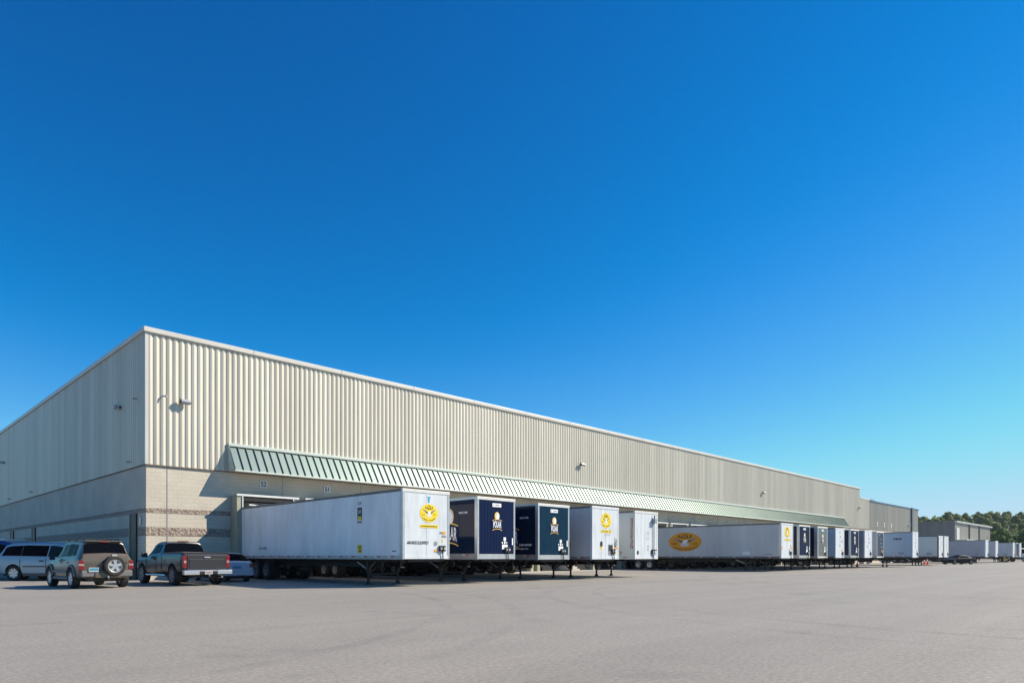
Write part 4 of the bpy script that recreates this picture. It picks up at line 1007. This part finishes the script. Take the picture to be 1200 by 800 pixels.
# ------------------------------------------------------------------ ground
def ground_mat():
    m=bpy.data.materials.new('worn_asphalt'); m.use_nodes=True; nt=m.node_tree; N=nt.nodes; Lk=nt.links; b=N['Principled BSDF']
    tc=N.new('ShaderNodeTexCoord')
    def noise(sc_,det=4,ro=.6,mp=None,dist=0):
        n=N.new('ShaderNodeTexNoise'); n.inputs['Scale'].default_value=sc_; n.inputs['Detail'].default_value=det; n.inputs['Roughness'].default_value=ro; n.inputs['Distortion'].default_value=dist
        if mp:
            q=N.new('ShaderNodeMapping'); q.inputs['Scale'].default_value=mp[0]; q.inputs['Rotation'].default_value=(0,0,mp[1]); Lk.new(tc.outputs['Object'],q.inputs[0]); Lk.new(q.outputs[0],n.inputs['Vector'])
        else: Lk.new(tc.outputs['Object'],n.inputs['Vector'])
        return n
    def rng(n,a,b_,c,d):
        r=N.new('ShaderNodeMapRange'); r.inputs[1].default_value=a; r.inputs[2].default_value=b_; r.inputs[3].default_value=c; r.inputs[4].default_value=d; Lk.new(n.outputs[0],r.inputs[0]); return r
    def mul(a,b_):
        q=N.new('ShaderNodeMath'); q.operation='MULTIPLY'; Lk.new(a.outputs[0],q.inputs[0]); Lk.new(b_.outputs[0],q.inputs[1]); return q
    big=rng(noise(.09,5,.6),.3,.7,.93,1.06)
    mid=rng(noise(.7,5,.65),.3,.7,.95,1.05)
    streak=rng(noise(1,5,.6,((.03,.9,1),R(-35))),.35,.68,.93,1.05)
    fine=rng(noise(15,6,.85),.30,.70,.50,1.50)
    grit=rng(noise(80,2,.7),.3,.7,.72,1.28)
    k=mul(mul(mul(big,mid),streak),mul(fine,grit))
    mx=N.new('ShaderNodeMix'); mx.data_type='RGBA'; mx.blend_type='MULTIPLY'; mx.inputs[0].default_value=1; mx.inputs[6].default_value=(.252,.230,.200,1)
    Lk.new(k.outputs[0],mx.inputs[7]); 
    # dark oily stains near the docks
    st=rng(noise(.35,6,.7),.56,.70,1,.74)
    m2=N.new('ShaderNodeMix'); m2.data_type='RGBA'; m2.blend_type='MULTIPLY'; m2.inputs[0].default_value=1; Lk.new(mx.outputs[2],m2.inputs[6]); Lk.new(st.outputs[0],m2.inputs[7])
    cur=m2.outputs[2]
    for (cx,cy,rad,wd,amt) in ((30,2,16.5,.16,.80),(30,2,18.3,.16,.82),(52,-6,28,.2,.82),(52,-6,29.9,.2,.83),(-2,24,17,.15,.82),(-2,24,18.7,.15,.84),(80,4,20,.25,.90)):
        vm=N.new('ShaderNodeVectorMath'); vm.operation='DISTANCE'; vm.inputs[1].default_value=(cx,cy,0); Lk.new(tc.outputs['Object'],vm.inputs[0])
        cp=N.new('ShaderNodeMath'); cp.operation='COMPARE'; cp.inputs[1].default_value=rad; cp.inputs[2].default_value=wd; Lk.new(vm.outputs['Value'],cp.inputs[0])
        ns=rng(noise(.25,6,.8),.44,.60,0,1); pm=mul(cp,ns)
        mm=N.new('ShaderNodeMapRange'); mm.inputs[3].default_value=1; mm.inputs[4].default_value=amt; Lk.new(pm.outputs[0],mm.inputs[0])
        m4=N.new('ShaderNodeMix'); m4.data_type='RGBA'; m4.blend_type='MULTIPLY'; m4.inputs[0].default_value=1; Lk.new(cur,m4.inputs[6]); Lk.new(mm.outputs[0],m4.inputs[7]); cur=m4.outputs[2]
    Lk.new(cur,b.inputs['Base Color']); b.inputs['Roughness'].default_value=.75; b.inputs['Specular IOR Level'].default_value=.45
    b.inputs['Sheen Weight'].default_value=.07; b.inputs['Sheen Roughness'].default_value=.45; b.inputs['Sheen Tint'].default_value=(1,.97,.93,1)
    bp=N.new('ShaderNodeBump'); bp.inputs['Strength'].default_value=.6; bp.inputs['Distance'].default_value=.006
    Lk.new(noise(75,3,.7).outputs[0],bp.inputs['Height']); Lk.new(bp.outputs[0],b.inputs['Normal'])
    return m
b=MB(); S=2500; b.add([(-S,-S,0),(S,-S,0),(S,S,0),(-S,S,0)],[(0,1,2,3)],ground_mat()); tag(b.build('asphalt_ground'),kind='structure')
LINE=mat('worn_line_paint',(.34,.33,.31),.8,var=.5,vscale=3)
b=MB()
for k in range(0,26):
    x=16.75+PITCHD*k; b.box(x-.06,x+.06,25.0,37.5,-.01,.004,LINE)
tag(b.build('bay_lines'),kind='structure')
b=MB(); b.box(12.2,WX3,36.0,WY+.02,-.02,.006,mat('dock_apron_concrete',(.36,.34,.31),.85,var=.2,vscale=.5)); tag(b.build('dock_apron'),kind='structure')

# ------------------------------------------------------------------ wooded hill
def pol(az,d): return (d*math.cos(R(az)),d*math.sin(R(az)))
def hill_z(x,y):
    d=math.hypot(x,y); az=math.degrees(math.atan2(y,x))
    t=max(0,min(1,(d-330)/230)); s=t*t*(3-2*t)*(.87+.0125*az)
    return s*(22.3+1.2*math.sin(az*.9)+1.2*math.sin(az*2.3+1))*(1 if az>-2 else max(.55,1+(az+2)/30))
b=MB(); na,nd=60,16; vs=[];fs=[]
for i in range(na+1):
    for j in range(nd+1):
        x,y=pol(-25+50*i/na+0,320+j*30); vs.append((x,y,hill_z(x,y)-.4))
for i in range(na):
    for j in range(nd): q=i*(nd+1)+j; fs.append((q,q+nd+1,q+nd+2,q+1))
b.add(vs,[tuple(reversed(f)) for f in fs],mat('forest_floor',(.035,.05,.015),.9,var=.4,vscale=.05)); tag(b.build('wooded_hill_terrain',smooth=60),kind='structure')
def crown(seed,leaf,R0,Hc,n):
    rr=random.Random(seed); b=MB()
    lumps=[]
    for i in range(19):
        a=rr.uniform(0,6.283); q=rr.uniform(0,1)**.6; z=rr.uniform(.12,1)
        rad=(1-abs(z-.45)*1.05)*R0*.72
        lumps.append((Vector((math.cos(a)*rad*q,math.sin(a)*rad*q,z*Hc*.88)),R0*rr.uniform(.20,.38)))
    vs=[];fs=[]
    for i in range(n):
        c,r=rr.choice(lumps)
        d=Vector((rr.gauss(0,1),rr.gauss(0,1),rr.gauss(0,1)+.25)).normalized()
        p=c+Vector((d.x*r,d.y*r,d.z*r*.8))*rr.uniform(.7,1.06)
        nrm=(d+Vector((rr.uniform(-.5,.5),rr.uniform(-.5,.5),rr.uniform(-.1,1.0)))).normalized()
        u=nrm.cross(Vector((0,0,1))); u=u.normalized() if u.length>.01 else Vector((1,0,0)); v=nrm.cross(u)
        s=R0*rr.uniform(.06,.12); o=len(vs)
        vs+=[p-u*s,p+v*s*.7,p+u*s,p-v*s*.8]; fs.append((o,o+1,o+2,o+3))
    b.add(vs,fs,leaf); ob=b.build('crown'); me=ob.data; bpy.data.objects.remove(ob); return me
def trunk(h):
    b=MB(); b.cyl((0,0,-.6),(0,0,h*.5),.24,BARK,.17,10); b.cyl((0,0,h*.5),(.2,.1,h*.95),.17,BARK,.06,8)
    for a in (0,2.1,4.2): b.cyl((0,0,h*.45),(math.cos(a)*1.8,math.sin(a)*1.8,h*.8),.1,BARK,.03,6)
    ob=b.build('trunk'); me=ob.data; bpy.data.objects.remove(ob); return me
CR=[crown(i,[LEAFA,LEAFA,LEAFB,LEAFC,LEAFA,LEAFB][i],4.8,8.5,2600) for i in range(6)]
TRK=trunk(7)
rr=random.Random(5)
ntree=0
KN={0:'olive',1:'olive',2:'bright green',3:'dark green',4:'olive',5:'fresh green'}
def tree(x,y,z,s,kind,group,label):
    global ntree
    o=empty('broadleaf_tree',label,'tree',(x,y,z),rr.uniform(0,6.28),group); o.scale=(s*rr.uniform(.9,1.1),s*rr.uniform(.9,1.1),s*rr.uniform(.85,1.12))
    attach(TRK,'trunk',o); attach(CR[kind],'crown',o,(0,0,2.6)); ntree+=1
# band of nearer green trees right of the far shed
for i in range(26):
    az=rr.uniform(4.3,9.6); d=rr.uniform(285,330); x,y=pol(az,d)
    tree(x,y,0,rr.uniform(.8,1.02),rr.choice((2,5,5,2,3)),'green trees at the foot of the hill','one of the bright green trees at the foot of the hill behind the far trailers')
for i in range(16):
    az=rr.uniform(-2,5.0); d=rr.uniform(290,335); x,y=pol(az,d)
    tree(x,y,0,rr.uniform(.85,1.12),rr.choice((3,3,5,2)),'dark trees at the foot of the hill','one of the dark green trees at the foot of the hill at the right edge')
# canopy on the slope
pts=[]
tries=0
while len(pts)<255 and tries<9000:
    tries+=1
    az=rr.uniform(-1.5,14.2); d=345+235*rr.uniform(0,1)**.8; x,y=pol(az,d)
    if all((x-a)**2+(y-c)**2>6.3**2 for a,c in pts): pts.append((x,y))
for (x,y) in pts:
    kd=rr.choice((0,0,1,4,4,2,3,5,1)); 
    tree(x,y,hill_z(x,y)-1.5,rr.uniform(.5,.95),kd,'trees covering the wooded hill','one of the broadleaf trees covering the wooded hill in the distance')
# far mass beyond: one woodland object (uncountable)
b=MB(); vs=[];fs=[]
for i in range(26000):
    az=rr.uniform(-24,24); d=rr.uniform(420,760)
    if -1.2<az<14 and d<560: continue
    x,y=pol(az,d); z=hill_z(x,y)+7*abs(math.sin(x*.31+math.sin(y*.17)*2)*math.cos(y*.27))+rr.uniform(-2,2)
    s=rr.uniform(.8,1.8); u=Vector((rr.gauss(0,1),rr.gauss(0,1),rr.gauss(0,.6))).normalized(); v=u.cross(Vector((rr.gauss(0,1),rr.gauss(0,1),rr.gauss(0,1)))).normalized(); p=Vector((x,y,z)); o=len(vs)
    vs+=[p-u*s,p+v*s,p+u*s,p-v*s]; fs.append((o,o+1,o+2,o+3))
b.add(vs,fs,LEAFA); tag(b.build('distant_woodland'),'far wooded ridge reading as one green mass','woodland',kind='stuff')

# ------------------------------------------------------------------ sky, sun, camera
SUN=Vector((1.08,-.72,1.0)).normalized()
el=math.asin(SUN.z); azs=math.atan2(SUN.x,SUN.y)
w=bpy.data.worlds.new('World'); sc.world=w; w.use_nodes=True; nt=w.node_tree
bg=nt.nodes['Background']; sky=nt.nodes.new('ShaderNodeTexSky'); sky.sky_type='NISHITA'; sky.sun_disc=False
sky.sun_elevation=el; sky.sun_rotation=azs; sky.altitude=0; sky.air_density=1.0; sky.dust_density=0; sky.ozone_density=6.0
# deep polarised blue: per-channel contrast of the sky colour
se=nt.nodes.new('ShaderNodeSeparateColor'); co=nt.nodes.new('ShaderNodeCombineColor'); nt.links.new(sky.outputs[0],se.inputs[0])
for ch,(gm,gn,off,lim) in enumerate(((1.0,1.32,-1.55,.50),(1.40,1.92,0,.73),(1.07,1.62,0,.90))):
    def mth(op,src,v,v2=None):
        m=nt.nodes.new('ShaderNodeMath'); m.operation=op; m.inputs[1].default_value=v
        if v2 is not None: m.inputs[2].default_value=v2
        nt.links.new(src,m.inputs[0]); return m.outputs[0]
    o_=mth('MULTIPLY',se.outputs[ch],.1); o_=mth('POWER',o_,gm); o_=mth('MULTIPLY',o_,gn*10); o_=mth('ADD',o_,off); o_=mth('SMOOTH_MAX',o_,0.01,.3) if off else o_
    o_=mth('SMOOTH_MIN',o_,lim*10,3.0); nt.links.new(o_,co.inputs[ch])
nt.links.new(co.outputs[0],bg.inputs['Color']); bg.inputs['Strength'].default_value=.062
ld=bpy.data.lights.new('sun','SUN'); ld.energy=4.8; ld.angle=R(.5); ld.color=(1,.89,.72)
lo=bpy.data.objects.new('sun',ld); COL.objects.link(lo); lo.rotation_euler=SUN.to_track_quat('Z','Y').to_euler(); lo.location=(40,-40,60)

cd=bpy.data.cameras.new('camera'); cam=bpy.data.objects.new('camera',cd); COL.objects.link(cam); sc.camera=cam
cam.location=(0,0,1.34)
cam.rotation_euler=(R(90),0,R(44.3)-R(90))
cd.sensor_fit='HORIZONTAL'; cd.sensor_width=36; cd.lens=780/1200*36; cd.shift_y=(651-400)/1200; cd.clip_end=6000; cd.clip_start=.1
sc.view_settings.view_transform='Standard'; sc.view_settings.look='None'; sc.view_settings.exposure=.7; sc.view_settings.gamma=1
sc.render.engine='CYCLES'; sc.cycles.pixel_filter_type='BLACKMAN_HARRIS'; sc.cycles.filter_width=1.45


# ------------------------------------------------------------------ air
hm=bpy.data.materials.new('air_haze'); hm.use_nodes=True; hn=hm.node_tree
for n in list(hn.nodes):
    if n.type!='OUTPUT_MATERIAL': hn.nodes.remove(n)
pv=hn.nodes.new('ShaderNodeVolumePrincipled'); pv.inputs['Density'].default_value=.0001; pv.inputs['Color'].default_value=(.85,.92,1,1); pv.inputs['Anisotropy'].default_value=.1
hn.links.new(pv.outputs[0],[n for n in hn.nodes if n.type=='OUTPUT_MATERIAL'][0].inputs['Volume'])
b=MB(); b.box(-2600,2600,-2600,2600,-1.0,52,hm); tag(b.build('haze'),kind='stuff')
